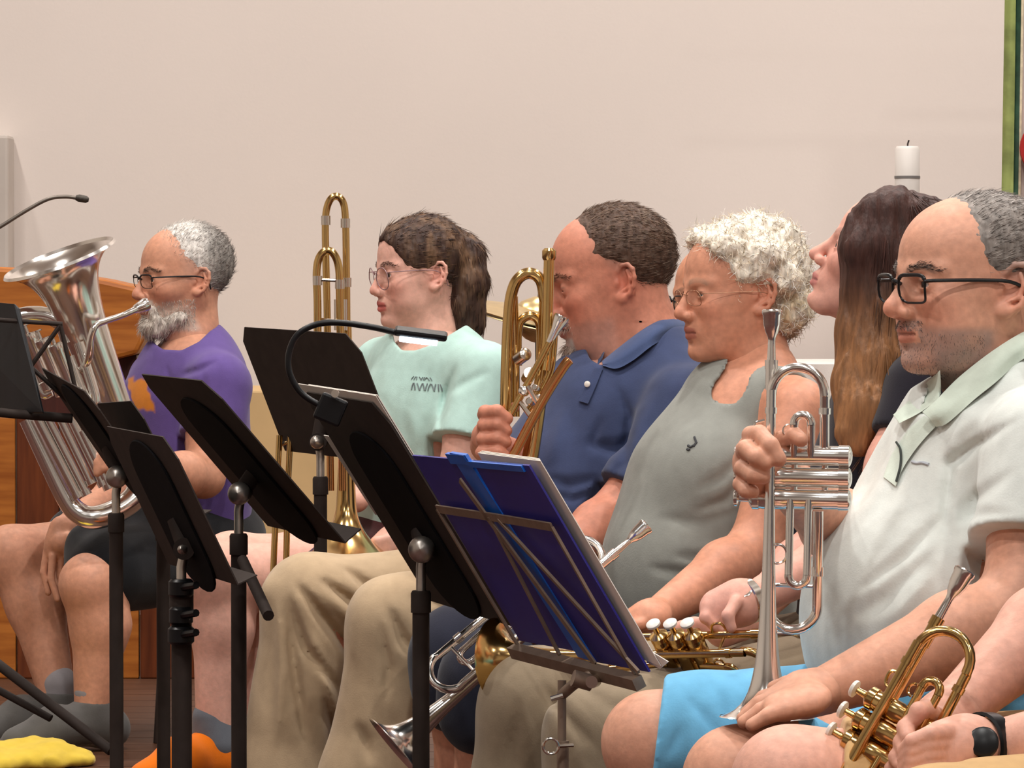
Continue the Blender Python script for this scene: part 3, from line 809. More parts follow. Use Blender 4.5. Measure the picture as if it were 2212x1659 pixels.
# ------------------------------------------------------------------ brass instruments
def arc(c, r, a0, a1, u, v, n=10):
    c, u, v = np.array(c, float), np.array(u, float), np.array(v, float)
    return [c + r * (math.cos(a0 + (a1 - a0) * i / n) * u + math.sin(a0 + (a1 - a0) * i / n) * v) for i in range(n + 1)]
def frame_from(o, fwd, up):
    f = np.array(fwd, float); f /= np.linalg.norm(f); u = np.array(up, float); u -= f * np.dot(f, u); u /= np.linalg.norm(u); l = np.cross(u, f)
    M = np.eye(4); M[:3, 0] = f; M[:3, 1] = l; M[:3, 2] = u; M[:3, 3] = o
    return Matrix(M.tolist())
def trumpet(M, label, body, trim, mouth, pearl=None, yl=-.016, yb=.020, zl=.004):
    """x from the mouthpiece rim to the bell, z to the finger buttons, y to the player's left (bell side)"""
    root = empty('trumpet', M=M); tag(root, label, 'trumpet', 'trumpets of the front row')
    X, Yv, Z = (1, 0, 0), (0, 1, 0), (0, 0, 1)
    Geo().lathe([(.0015, .0095), (0, .0115), (.0015, .0134), (.0045, .0136), (.008, .0122), (.02, .0112), (.030, .0085), (.036, .0055), (.041, .0048), (.05, .0052), (.087, .0066)], o=(0, yl, zl), ax=X, seg=24).obj('mouthpiece', mouth, root)
    lp = Geo().tube([(.07, yl, zl), (.105, yl, zl)], .0076, 14).tube([(.10, yl, zl), (.36, yl, zl)], .0060, 14)
    lp.lathe([(.066, .0086), (.078, .0086)], o=(0, yl, zl), ax=X, seg=16, caps=True)
    lp.obj('leadpipe', trim, root)
    R = .033; z2 = zl - 2 * R
    ts = [(.34, yl, zl), (.385, yl, zl)] + arc((.385, yl * .6, zl - R), R, math.pi / 2, -math.pi / 2, (1, 0, 0), (0, 0, 1), 14)[1:-1] + [(.385, yl * .2, z2), (.262, .004, z2)]
    g = Geo().tube(ts, .0066, 14)
    for x, yy, zz in ((.335, yl, zl), (.335, yl * .15, z2)): g.lathe([(0, .0082), (.012, .0082)], o=(x, yy, zz), ax=X, seg=16, caps=True)
    g.tube([(.36, yl, zl), (.36, yl * .2, z2)], .0026, 8)
    g.obj('tuning_slide', trim, root)
    Rb = .0345; zb = -2 * Rb
    prof = []
    for i in range(26):
        t = (.42) * (1 - i / 25.0) ** 1.8
        prof.append((.53 - t, max(.0062, .061 * (.0125 / (t + .0125)) ** .70)))
    prof = [(.105, .0062)] + prof + [(.5305, .0625), (.529, .0605)]
    Geo().lathe(prof, o=(0, yb, 0), ax=X, seg=36).obj('bell', body, root)
    bow = [(.112, yb, 0)] + arc((.110, yb * .8, -Rb), Rb, math.pi / 2, 3 * math.pi / 2, (1, 0, 0), (0, 0, 1), 14) + [(.112, yb * .6, zb), (.182, .004, zb)]
    g = Geo().tube(bow, .0064, 14)
    g.lathe([(0, .0078), (.008, .0078)], o=(.128, yb, 0), ax=X, seg=16, caps=True); g.lathe([(0, .0078), (.008, .0078)], o=(.128, yb * .55, zb), ax=X, seg=16, caps=True)
    g.obj('bell_bow', body, root)
    for i, x in enumerate((.190, .2185, .247)):
        v = Geo().lathe([(-.092, .0130), (-.020, .0130), (-.019, .0136), (.012, .0136), (.013, .0130), (.020, .0130)], o=(x, .003, 0), ax=Z, seg=22, caps=True).obj('valve', trim, root)
        Geo().lathe([(-.105, .006), (-.103, .0115), (-.101, .0140), (-.088, .0140)], o=(x, .003, 0), ax=Z, seg=22, caps=True).obj('bottom_cap', trim, v)
        Geo().lathe([(.016, .0142), (.024, .0142), (.027, .010), (.030, .0045), (.043, .0040)], o=(x, .003, 0), ax=Z, seg=22, caps=True).obj('top_cap', trim, v)
        b = Geo().lathe([(.042, .0065), (.044, .0108), (.0475, .0108), (.049, .009)], o=(x, .003, 0), ax=Z, seg=20, caps=True).obj('finger_button', pearl or trim, v)
    g = Geo()
    for dz in (-.030, -.052): g.tube([(.192, .012, dz), (.150, .016, dz)], .0052, 12)
    g.tube([(.150, .016, -.030)] + arc((.148, .016, -.041), .011, math.pi / 2, 3 * math.pi / 2, X, Z, 8) + [(.150, .016, -.052)], .0056, 12)
    g.tube(arc((.158, .016, -.030 + .006), .008, 0, math.pi, X, Z, 8), .0018, 6)
    g.obj('first_slide', trim, root)
    g = Geo()
    for dz in (-.026, -.050): g.tube([(.247, .012, dz), (.345, .020, dz)], .0052, 12)
    g.tube([(.345, .020, -.026)] + arc((.347, .020, -.038), .012, math.pi / 2, -math.pi / 2, X, Z, 8) + [(.345, .020, -.050)], .0056, 12)
    ti = g.obj('third_slide', trim, root)
    Geo().tube(arc((.318, .020, -.011), .0125, 0, 2 * math.pi, X, Z, 20)[:-1], .0018, 8, closed=True).obj('finger_ring', trim, ti)
    g = Geo()
    for x in (.150, .310): Geo().tube([(x, yl, zl), (x, yb, 0)], .0024, 8).obj('brace', trim, root)
    Geo().tube(smooth_path([(.17, yl, zl + .004), (.165, yl - .002, zl + .018), (.15, yl - .002, zl + .02), (.145, yl - .002, zl + .008)], 5), .0022, 8).obj('finger_hook', trim, root)
    for zz in (-.03, -.07): Geo().tube([(.19, .003, zz), (.247, .003, zz)], .004, 8).obj('valve_link', trim, root)
    return root
PEARL = plain('valve_pearl', srgb(228, 222, 214), .3, .0, var=(.05, 90))

# silver trumpet held upright by the man in the pale polo
fd = 5.62
trumpet(frame_from(P(1672, 668, fd + .03), P(1668, 1480, fd) - P(1680, 668, fd), (-1, .16, .02)),
        'silver trumpet held upright on its bell by the man in the pale polo', SILVER, SILVER, SILVER, SILVER)
# gold trumpet at the lower right
gd = 5.15
trumpet(frame_from(P(2086, 1228, gd + .02), P(1790, 1752, gd - .02) - P(2086, 1228, gd), (-.80, .42, .46)),
        'gold trumpet with a silver mouthpiece at the lower right corner', BRASS, BRASS, SILVER, PEARL)
# silver trumpet lying slantwise in the lap of the woman in the grey tank top
td = 6.85
trumpet(frame_from(P(1396, 1138, td + .03), P(868, 1592, td - .08) - P(1396, 1138, td), (.55, -.38, -.75)),
        'silver trumpet pointing down to the left behind the blue folder', SILVER, SILVER, SILVER, SILVER)
# gold trumpet lying across the lap of the woman in black
ed = 6.45
trumpet(frame_from(P(1757, 1386, ed - .15), P(1085, 1404, ed + .12) - P(1757, 1386, ed - .15), (.25, -.72, .66)),
        'gold trumpet lying level on the lap of the woman in black', BRASS, BRASS, SILVER, PEARL)

def px_path(pts, d, n=8, closed=False): return smooth_path([P(x, y, d + (r[0] if r else 0)) for x, y, *r in pts], n, closed)
# trombone of the man in the navy polo
cd_ = 7.28
tb = empty('trombone', tuple(P(1140, 900, cd_))); tag(tb, 'brass trombone held upright at the mouth of the man in navy', 'trombone', 'trombones'); TT = Matrix.Translation(-tb.location)
Geo().tube(px_path([(1092, 905), (1094, 800), (1098, 700), (1104, 640), (1118, 604), (1144, 590), (1168, 606), (1177, 650)], cd_), .0098, 16).obj('tuning_slide', BRASS, tb, M=TT)
Geo().tube(px_path([(1112, 900, .03), (1112, 800, .03), (1110, 700, .02), (1108, 640, .01)], cd_), .0085, 14).obj('gooseneck_tube', BRASS, tb, M=TT)
bt = px_path([(1177, 645, .02), (1172, 800, .03), (1150, 960, .04), (1120, 1120, .05), (1100, 1270, .05)], cd_, 10)
Geo().tube(bt, [.0098 + .092 * max(0, (i / (len(bt) - 1) - .72) / .28) ** 3.2 + .008 * (i / (len(bt) - 1)) for i in range(len(bt))], 32, caps=False).obj('bell', BRASS, tb, M=TT)
Geo().tube(px_path([(1186, 560), (1184, 640), (1181, 740), (1176, 800)], cd_ - .02), .0092, 14).lathe([(0, .010), (.004, .0118), (.016, .0118), (.02, .008)], o=P(1186, 562, cd_ - .02), ax=(0, 0, 1), seg=16, caps=True).obj('slide_receiver', BRASS, tb, M=TT)
Geo().tube(px_path([(1118, 790), (1118, 724), (1124, 695), (1144, 682), (1164, 694), (1168, 730), (1166, 800), (1160, 850)], cd_ + .03), .0078, 14).obj('valve_loop', BRASS, tb, M=TT)
Geo().tube(px_path([(1212, 684), (1204, 706), (1176, 762), (1140, 828), (1104, 894)], cd_ - .03), [.0085] * 4 + [.006] * 29, 14).obj('inner_slide', BRASS, tb, M=TT)
a = P(1214, 682, cd_ - .03); b = P(1192, 728, cd_ - .03)
Geo().lathe([(0, .0125), (.004, .0135), (.012, .012), (.026, .008), (.05, .006)], o=a, ax=b - a, seg=18, caps=True).obj('mouthpiece', SILVER, tb, M=TT)
Geo().tube(px_path([(1232, 776), (1218, 792), (1180, 852), (1140, 925), (1104, 994)], cd_ - .05), [.004] + [.0085] * 32, 14).obj('outer_slide', ROSEB, tb, M=TT)
Geo().tube(px_path([(1198, 716), (1194, 770), (1186, 810), (1160, 860), (1140, 890)], cd_ - .01), .0062, 12).obj('valve_tubing', BRASS, tb, M=TT)
for a, b in ((P(1140, 835, cd_ - .04), P(1166, 880, cd_ - .05)), (P(1150, 905, cd_ - .05), P(1122, 866, cd_ - .03)), (P(1094, 690, cd_), P(1112, 690, cd_ + .02))): Geo().tube([a, b], .0042, 8).obj('brace', NICKEL, tb, M=TT)
Geo().lathe([(-.016, .008), (-.014, .011), (.014, .011), (.016, .008)], o=P(1128, 770, cd_ + .01), ax=(.4, -.8, .3), seg=20, caps=True).lathe([(-.016, .008), (.016, .010)], o=P(1140, 812, cd_), ax=(.2, -.9, .3), seg=18, caps=True).obj('rotary_valve', NICKEL, tb, M=TT)
for (x, y, r) in ((1132, 845, .008), (1146, 868, .007), (1164, 862, .0075), (1158, 838, .006)): Geo().lathe([(-.008, r * .7), (-.006, r), (.006, r), (.008, r * .7)], o=P(x, y, cd_ - .03), ax=(-.3, -.9, .2), seg=16, caps=True).obj('valve_lever', SILVER, tb, M=TT)

# trombone stood on its bell by the girl in the mint shirt
bd_ = 8.45
t2 = empty('trombone', tuple(P(740, 1200, bd_))); tag(t2, 'brass trombone stood bell down beside the girl in the mint shirt', 'trombone', 'trombones'); TT = Matrix.Translation(-t2.location)
Geo().tube(px_path([(708, 760), (706, 640), (703, 520), (704, 462), (713, 432), (728, 424), (741, 437), (746, 470), (748, 560), (750, 760)], bd_), .0072, 14).obj('tuning_slide', BRASS, t2, M=TT)
Geo().tube(px_path([(686, 780), (686, 660), (684, 590), (690, 556), (706, 541), (722, 550), (732, 580), (734, 640), (736, 780)], bd_ - .05), .0078, 14).obj('valve_loop', BRASS, t2, M=TT)
for a, b in ((P(684, 604, bd_ - .05), P(734, 606, bd_ - .05)), (P(690, 690, bd_ - .05), P(750, 696, bd_))): Geo().tube([a, b], .0035, 8).obj('brace', NICKEL, t2, M=TT)
for (x, y, d_) in ((704, 476, bd_), (746, 482, bd_), (686, 606, bd_ - .05), (734, 614, bd_ - .05), (749, 610, bd_)): Geo().lathe([(-.009, .0095), (.009, .0095)], o=P(x, y, d_), ax=(0, 0, 1), seg=14, caps=True).obj('ferrule', NICKEL, t2, M=TT)
Geo().lathe([(-.03, .013), (.03, .013)], o=P(736, 680, bd_ - .03), ax=(0, 0, 1), seg=18, caps=True).obj('rotary_valve', NICKEL, t2, M=TT)
bt = px_path([(750, 700, .0), (750, 850, .0), (748, 1000, .0), (748, 1100, .0), (748, 1215, -.02)], bd_, 12)
Geo().tube(bt, [.0085 + .015 * (i / (len(bt) - 1)) + .080 * max(0, (i / (len(bt) - 1) - .7) / .3) ** 2.6 for i in range(len(bt))], 36, caps=False).obj('bell', BRASS, t2, M=TT)
for xx in (708, 734): Geo().tube(px_path([(xx, 760), (xx + 4, 900), (xx + 6, 1060)], bd_ - .02), .0072, 12).obj('bell_tube', ROSEB, t2, M=TT)
Geo().tube(px_path([(604, 940), (598, 1060), (588, 1290), (590, 1310), (600, 1318), (612, 1310), (616, 1290), (622, 1060), (628, 930)], bd_ - .1), .0062, 12).obj('hand_slide', BRASS, t2, M=TT)
Geo().tube([P(604, 960, bd_ - .1), P(700, 930, bd_ - .05)], .005, 10).tube([P(628, 930, bd_ - .1), P(690, 800, bd_ - .05)], .005, 10).obj('slide_brace', NICKEL, t2, M=TT)

# silver euphonium of the man in purple
ud = 9.25
eu = empty('euphonium', tuple(P(215, 1130, ud))); tag(eu, 'silver euphonium resting on the lap of the man in purple', 'euphonium'); TT = Matrix.Translation(-eu.location)
A0 = P(128, 560, ud - .04); A1 = P(262, 930, ud + .02); ax = (A1 - A0); L = np.linalg.norm(ax); ax /= L; axr = ax + np.array([0, .0, 0])
prof = []
for i in range(30):
    t = L * (i / 29.0) ** 1.7
    prof.append((t, .036 + .088 * (.045 / (t + .045)) ** 1.25))
prof = [(.004, .117), (-.004, .123), (.002, .1265)] + prof
Geo().lathe(prof, o=A0, ax=axr + np.array([0, .05, 0]), seg=44).obj('bell', SILVER, eu, M=TT)
Geo().tube(px_path([(60, 905, -.02), (96, 980, -.02), (142, 1074, -.02), (170, 1108, -.02), (206, 1118, -.02), (262, 1098, 0), (300, 1060, .02), (298, 1000, .02), (270, 930, .02)], ud), [.019 + .012 * i / 64 for i in range(65)], 18).obj('bottom_bow', SILVER, eu, M=TT)
for i, (x0, y0, x1, y1, r) in enumerate([(80, 900, 168, 1070, .010), (104, 905, 186, 1064, .009), (128, 900, 196, 1040, .009), (152, 900, 222, 1044, .010), (178, 930, 236, 1050, .012)]):
    Geo().tube([P(x0, y0, ud - .05), P((x0 + x1) / 2, (y0 + y1) / 2, ud - .05), P(x1, y1, ud - .05)], r, 14).lathe([(-.006, r * 1.25), (.006, r * 1.25)], o=P(x1, y1, ud - .05), ax=P(x1, y1, ud) - P(x0, y0, ud), seg=14, caps=True).obj('branch_tube', SILVER, eu, M=TT)
for (x0, y0) in ((64, 730), (92, 742), (122, 752)):
    a = P(x0, y0, ud - .08); b = P(x0 + 46, y0 + 110, ud - .08); dd = b - a; n = np.linalg.norm(dd)
    v = Geo().lathe([(-.01, .012), (-.006, .018), (.006, .018), (.01, .0155), (n - .02, .0155), (n - .018, .018), (n, .018), (n + .004, .010)], o=a, ax=dd, seg=20, caps=True).obj('valve', SILVER, eu, M=TT)
    Geo().lathe([(-.03, .010), (-.027, .010), (-.026, .004), (-.008, .004)], o=a, ax=dd, seg=16, caps=True).obj('finger_button', SILVER, v, M=TT)
Geo().tube(px_path([(20, 690), (60, 680), (100, 682), (134, 700), (150, 740)], ud - .02), .018, 16).obj('main_slide', SILVER, eu, M=TT)
Geo().tube(px_path([(296, 668, -.02), (262, 682, -.04), (226, 694, -.08), (206, 704, -.1), (196, 730, -.1), (192, 770, -.09), (178, 800, -.06)], ud), [.0058 + .003 * i / 48 for i in range(49)], 14).obj('leadpipe', SILVER, eu, M=TT)
a = P(318, 656, ud - .0); b = P(270, 679, ud - .03)
Geo().lathe([(0, .0135), (.004, .0145), (.012, .013), (.03, .0095), (.036, .0065), (.055, .0062)], o=a, ax=b - a, seg=20, caps=True).obj('mouthpiece', SILVER, eu, M=TT)
for pts_, r in (([(150, 770), (176, 840), (196, 876), (206, 860), (186, 790), (170, 740)], .011), ([(70, 800), (92, 850), (112, 846)], .010)):
    Geo().tube(px_path(pts_, ud - .07), r, 14).obj('valve_slide', SILVER, eu, M=TT)
# ------------------------------------------------------------------ music stands
PAPER = plain('sheet_paper', srgb(226, 216, 206), .9, var=(.02, 20))
def stand(label, nt, nb, ft, dn, df, pole_x, knob, pole_d=None, strip=True, knob_r=.019, side=.012, db=0.0, base=True, pole_r=.0125, back=1):
    """desk from near-top, near-bottom (pixels at distance dn, dn+db) and far-top (at df); pole foot below pole_x"""
    NT, NB, FT = P(*nt, dn), P(*nb, dn + db), P(*ft, df)
    w = FT - NT; h = NB - NT; FB = FT + h; n = np.cross(w, h); n /= np.linalg.norm(n)
    if n[1] > 0: n = -n                                     # towards the camera: the back of the desk
    pd_ = pole_d or dn + .2
    foot = P(pole_x, 800, pd_); foot[2] = 0
    root = empty('music_stand', tuple(foot)); tag(root, label, 'music stand', 'black music stands'); T = Matrix.Translation(-root.location)
    # plate with cut top corners
    wl, hl = np.linalg.norm(w), np.linalg.norm(h); cu = .03
    poly = [NT + w * (cu / wl) * 1.2, NT + h * (cu / hl) * 1.2, NB, FB, FT + h * (cu / hl), FT + w * (-cu / wl)]
    Geo().slab(poly, -n, .0022).obj('desk', BLACKM, root, smooth=False, M=T)
    lip = [NB, FB, FB - n * .034, NB - n * .034]
    Geo().slab(lip, h, .002).obj('ledge', BLACKM, root, smooth=False, M=T)
    if strip:                                                # long rounded pad that carries the tilt joint
        c = NT + w * .5; pts = []
        u, v = w / wl, h / hl; hw = wl * .25
        for i in range(13):
            a = math.pi * i / 12; pts.append(c + v * (hl * .32 - hw * .55 * math.sin(a)) + u * hw * math.cos(a))
        for i in range(13):
            a = math.pi + math.pi * i / 12; pts.append(c + v * (hl * .86 - hw * .55 * math.sin(a)) + u * hw * math.cos(a))
        Geo().slab([p + n * .0005 for p in pts], n, .004).obj('back_pad', PADM, root, M=T, bevel=.0012)
    K = P(*knob, pd_ - .03); J = K + np.array([0, .04, 0])
    Geo().lathe([(0, knob_r * .98), (.006, knob_r), (.012, knob_r * .86), (.017, knob_r * .5), (.019, .0)], o=K + np.array([0, -.004, 0]), ax=(-.15, -1, .1), seg=24).obj('tilt_knob', plain('brushed_steel', srgb(176, 168, 160), .35, .9, var=(.15, 60)), root, M=T)
    jc = (NT + FB) / 2 + h * .12
    Geo().tube([J + np.array([0, 0, .0]), jc], .014, 12).lathe([(-.03, .017), (.03, .017)], o=J, ax=(0, 1, 0), seg=18, caps=True).obj('tilt_joint', BLACKM, root, M=T)
    Jx = np.array([foot[0], foot[1], J[2]])
    Geo().tube([J, Jx - np.array([0, 0, .03]), np.array([foot[0], foot[1], .42])], .0078, 12).obj('inner_tube', plain('dark_chrome', srgb(196, 188, 178), .35, .9, var=(.1, 40)), root, M=T)
    Geo().tube([np.array([foot[0], foot[1], max(J[2] - .075, .2)]), np.array([foot[0], foot[1], .02])], pole_r, 16).lathe([(0, pole_r * 1.18), (.03, pole_r * 1.18), (.034, pole_r)], o=np.array([foot[0], foot[1], max(J[2] - .10, .2)]), seg=16, caps=True).obj('pole', BLACKM, root, M=T)
    for a in (.5, .5 + 2.094, .5 + 4.189):
        Geo().tube([foot + np.array([0, 0, .055]), foot + np.array([.14 * math.cos(a), .14 * math.sin(a), .035]), foot + np.array([.26 * math.cos(a), .26 * math.sin(a), .010])], .010, 10).obj('leg', BLACKM, root, M=T)
    return root, (NT, NB, FT, FB, n, w, h)
# stand of the girl in mint: back of the desk seen wide
r5, q5 = stand('black music stand seen from behind in front of the girl in mint', (765, 722), (872, 1002), (513, 706), 7.95, 8.38, 692, (686, 955), strip=False, knob_r=.013)
# stands in front of the euphonium player
r2, q2 = stand('black music stand nearest the euphonium, its desk almost edge on', (190, 850), (356, 1092), (84, 792), 7.5, 7.95, 250, (254, 1030), knob_r=.020)
r2b, q2b = stand('low dark music stand squeezed between the stands beside the euphonium', (290, 866), (420, 1120), (204, 872), 7.65, 8.05, 352, (352, 1050), strip=False, knob_r=.010)
r4, q4 = stand('black music stand with a wide brownish desk before the purple shirt', (446, 824), (744, 1172), (297, 808), 6.75, 7.2, 515, (518, 1066), knob_r=.0185)
r3, q3 = stand('lowest black music stand of the left cluster, standing in front', (362, 946), (512, 1262), (222, 920), 6.55, 7.0, 391, (396, 1187), knob_r=.0075, pole_r=.016)
g = Geo()
for yy, r_ in ((1270, .020), (1330, .019), (1372, .021)): g.lathe([(-.014, r_ * .8), (-.01, r_), (.01, r_), (.014, r_ * .8)], o=P(391, yy, 6.75), seg=14, caps=True).tube([P(391, yy, 6.74), P(424, yy - 6, 6.70)], .006, 8)
g.obj('height_clamp', BLACKG, r3, M=Matrix.Translation(-r3.location))
Geo().tube([P(524, 1210, 6.9), P(580, 1330, 6.7)], .009, 10).obj('folded_arm', BLACKM, r4, M=Matrix.Translation(-r4.location))
# stand with the clip lamp
r6, q6 = stand('black music stand with a clip lamp and sheet music in the centre', (815, 872), (1108, 1352), (652, 846), 6.5, 6.95, 909, (912, 1187), knob_r=.021, pole_r=.0133)
NT, NB, FT, FB, n, w, h = q6
root = empty('sheet_music', tuple((NT + FB) / 2)); tag(root, 'thin stack of sheet music lying on the stand with the clip lamp', 'sheet music'); T = Matrix.Translation(-root.location)
for i, (a, b, lift) in enumerate([(.0, 1.03, .004), (-.006, .9, .006)]):
    p0 = NT - h * .03 + w * a - n * lift; Geo().slab([p0, p0 + h * .98, p0 + h * .98 + w * (b - a), p0 + w * (b - a)], -n, .0012).obj('sheet', PAPER, root, smooth=False, M=T)
pr = FT + h * .22 + w * .10 - n * .002
Geo().slab([pr, pr + h * .38 - w * .05, pr + h * .38 - w * .14, pr - w * .14], -n, .0015).obj('sheet', PAPER, root, smooth=False, M=T)
# clip lamp
ld = 6.55
lamp = empty('clip_lamp', tuple(P(700, 860, ld))); tag(lamp, 'small black gooseneck clip lamp glowing white over the music stand', 'lamp'); T = Matrix.Translation(-lamp.location)
Geo().tube(px_path([(712, 880), (684, 872), (648, 846), (626, 806), (624, 764), (642, 724), (680, 702), (730, 697), (800, 706), (862, 720)], ld), .0048, 12).obj('gooseneck', BLACKG, lamp, M=T)
a, b = P(852, 716, ld), P(966, 730, ld); dd = (b - a) / np.linalg.norm(b - a); M_ = frame_from((a + b) / 2, dd, (0, -.25, 1))
LL = np.linalg.norm(b - a) / 2
g = Geo().box((-LL, -.013, -.004), (LL, .013, .0075)); o = g.obj('lamp_head', BLACKG, lamp, smooth=False, M=T @ M_, bevel=.004)
m, nt, bs = new_mat('lamp_diffuser'); bs.inputs['Emission Color'].default_value = (.72, .88, 1, 1); bs.inputs['Emission Strength'].default_value = 9.0; bs.inputs['Base Color'].default_value = (.8, .9, 1, 1)
nz = nt.nodes.new('ShaderNodeTexNoise'); nz.inputs['Scale'].default_value = 30; mr = nt.nodes.new('ShaderNodeMapRange'); mr.inputs[3].default_value = 7.0; mr.inputs[4].default_value = 10.0
nt.links.new(nz.outputs[0], mr.inputs[0]); nt.links.new(mr.outputs[0], bs.inputs['Emission Strength'])
Geo().box((-LL * .78, -.0145, -.0115), (LL * .66, .011, -.0035)).obj('diffuser', m, lamp, smooth=False, M=T @ M_, bevel=.002)
Geo().box((-.02, -.012, -.03), (.022, .012, .012), Matrix.Translation(P(718, 872, ld)) @ Matrix.Rotation(.4, 4, 'Y')).obj('clip', BLACKG, lamp, smooth=False, M=T, bevel=.004)
Geo().lathe([(-.006, .006), (.006, .006)], o=P(724, 850, ld - .02), ax=(0, 1, 0), seg=14, caps=True).obj('hinge', NICKEL, lamp, M=T)
ll = bpy.data.lights.new('clip_lamp_light', 'AREA'); ll.shape = 'RECTANGLE'; ll.size = .07; ll.size_y = .02; ll.energy = .35; ll.color = (.75, .88, 1)
lo_ = bpy.data.objects.new('clip_lamp_light', ll); COL.objects.link(lo_); lo_.parent = lamp; lo_.matrix_world = M_ @ Matrix.Translation((0, 0, -.014))

# wire stand with the blue folder
BLUE = plain('blue_plastic', srgb(44, 40, 128), .42, var=(.06, 12), spec=.35); BLUE2 = plain('bright_blue_spine', srgb(14, 92, 190), .35, var=(.08, 20))
WIRE = plain('bronze_wire', srgb(136, 116, 100), .5, .4, var=(.12, 40))
n0, f0 = 6.0, 6.42
NT, NB, FT = P(1142, 1006, n0), P(1402, 1452, n0 - .02), P(890, 984, f0); w = FT - NT; h = NB - NT; FB = FT + h; n = np.cross(w, h); n /= np.linalg.norm(n)
if n[1] > 0: n = -n
fo = empty('music_folder', tuple((NT + FB) / 2)); tag(fo, 'open dark blue music folder with a bright blue spine', 'folder'); T = Matrix.Translation(-fo.location)
def quadp(a0, a1, b0, b1, off=0): return [NT + w * a0 + h * b0 + n * off, NT + w * a1 + h * b0 + n * off, NT + w * a1 + h * b1 + n * off, NT + w * a0 + h * b1 + n * off]
Geo().slab(quadp(0.0, .47, 0, 1.0), -n, .003).obj('cover', BLUE, fo, smooth=False, M=T)
Geo().slab(quadp(.55, 1.0, 0, .96), -n, .003).obj('cover', BLUE, fo, smooth=False, M=T)
Geo().slab([NT + w * .62 + h * -.035 + n * .002, NT + w * .49 + h * -.03 + n * .002, NT + w * .40 + h * 1.0 + n * .002, NT + w * .53 + h * .985 + n * .002], -n, .005).obj('spine', BLUE2, fo, smooth=False, M=T)
for a0, a1, b0, b1 in ((.50, .66, -.03, .02), (.05, .5, .0, .03)):
    Geo().slab(quadp(a0, a1, b0, b1, .003), -n, .006).obj('sleeve_edge', BLUE2, fo, smooth=False, M=T)
pg = empty('music_pages', tuple((NT + FB) / 2 - n * .02)); tag(pg, 'white pages held open in the dark blue folder', 'sheet music'); T = Matrix.Translation(-pg.location)
for k in range(3):
    Geo().slab([NT + w * (-.04 + .02 * k) + h * -.005 - n * (.012 + .003 * k), NT + w * .46 + h * -.02 - n * (.012 + .003 * k), NT + w * .46 + h * .9 - n * .01, NT + w * (-.06) + h * (.98) - n * .01], -n, .0012).obj('page', PAPER, pg, smooth=False, M=T)
cr = [NT + w * .0 + h * .90 - n * .012, NT + w * -.13 + h * .955 - n * .012, NT + w * -.03 + h * 1.0 - n * .012, NT + w * .05 + h * .98 - n * .012]
Geo().slab(cr, -n, .0012).obj('page', PAPER, pg, smooth=False, M=T)
wsd = empty('wire_music_stand', tuple(P(1208, 1400, 6.15) * np.array([1, 1, 0]))); tag(wsd, 'bronze folding wire music stand holding the blue folder', 'music stand'); T = Matrix.Translation(-wsd.location)
def S(a, b, off=.008): return NT + w * a + h * b + n * off
def flat_bar(name, p, q, width=.010, t=.003):
    d_ = (q - p) / np.linalg.norm(q - p); s_ = np.cross(d_, n) * width / 2
    Geo().slab([p - s_, p + s_, q + s_, q - s_], n, t).obj(name, WIRE, wsd, smooth=False, M=T)
flat_bar('cross_arm', S(.50, .27), S(.04, .285), .013); flat_bar('cross_arm', S(.50, .27), S(.985, .26), .013)
flat_bar('centre_bar', S(.615, .09), S(.36, .99), .013)
flat_bar('diagonal_arm', S(.54, .27), S(.63, .97), .007, .004); flat_bar('diagonal_arm', S(.47, .28), S(.02, .985), .007, .004)
flat_bar('side_arm', S(.04, .285), S(.06, 1.0), .006, .004); flat_bar('side_arm', S(.985, .26), S(.97, 1.0), .006, .004)
flat_bar('lower_ledge', S(1.0, .985), S(.03, 1.03), .018, .016)
J = S(.36, 1.02, .01)
pt0 = P(1214, 1500, 6.15); ft_ = np.array([pt0[0], pt0[1], 0])
Geo().tube([J, P(1240, 1478, 6.12), pt0], .008, 10).lathe([(-.014, .012), (.014, .012)], o=P(1258, 1470, 6.10), ax=(1, .2, -.3), seg=14, caps=True).obj('tilt_joint', WIRE, wsd, M=T)
Geo().tube([pt0 + np.array([0, 0, .02]), ft_ + np.array([0, 0, .02])], .0062, 12).obj('pole', WIRE, wsd, M=T)
Geo().tube([P(1216, 1600, 6.15), ft_ + np.array([0, 0, .02])], .0085, 12).obj('lower_tube', WIRE, wsd, M=T)
Geo().tube([P(1190, 1510, 6.13), P(1216, 1502, 6.13)], .004, 8).obj('thumb_screw', NICKEL, wsd, M=T)
Geo().tube(arc(P(1190, 1612, 6.13), .011, 0, 2 * math.pi, (1, 0, 0), (0, 0, 1), 18)[:-1], .0022, 8, closed=True).tube([P(1204, 1612, 6.13), P(1238, 1610, 6.14)], .003, 8).obj('clamp_ring', NICKEL, wsd, M=T)
for a in (.7, .7 + 2.094, .7 + 4.189):
    Geo().tube([ft_ + np.array([0, 0, .18]), ft_ + np.array([.22 * math.cos(a), .22 * math.sin(a), .008])], .005, 8).obj('leg', WIRE, wsd, M=T)
Geo().lathe([(-.01, .009), (.01, .009)], o=P(1282, 1472, 6.09), ax=(.3, 1, 0), seg=14, caps=True).obj('wing_nut', NICKEL, wsd, M=T)

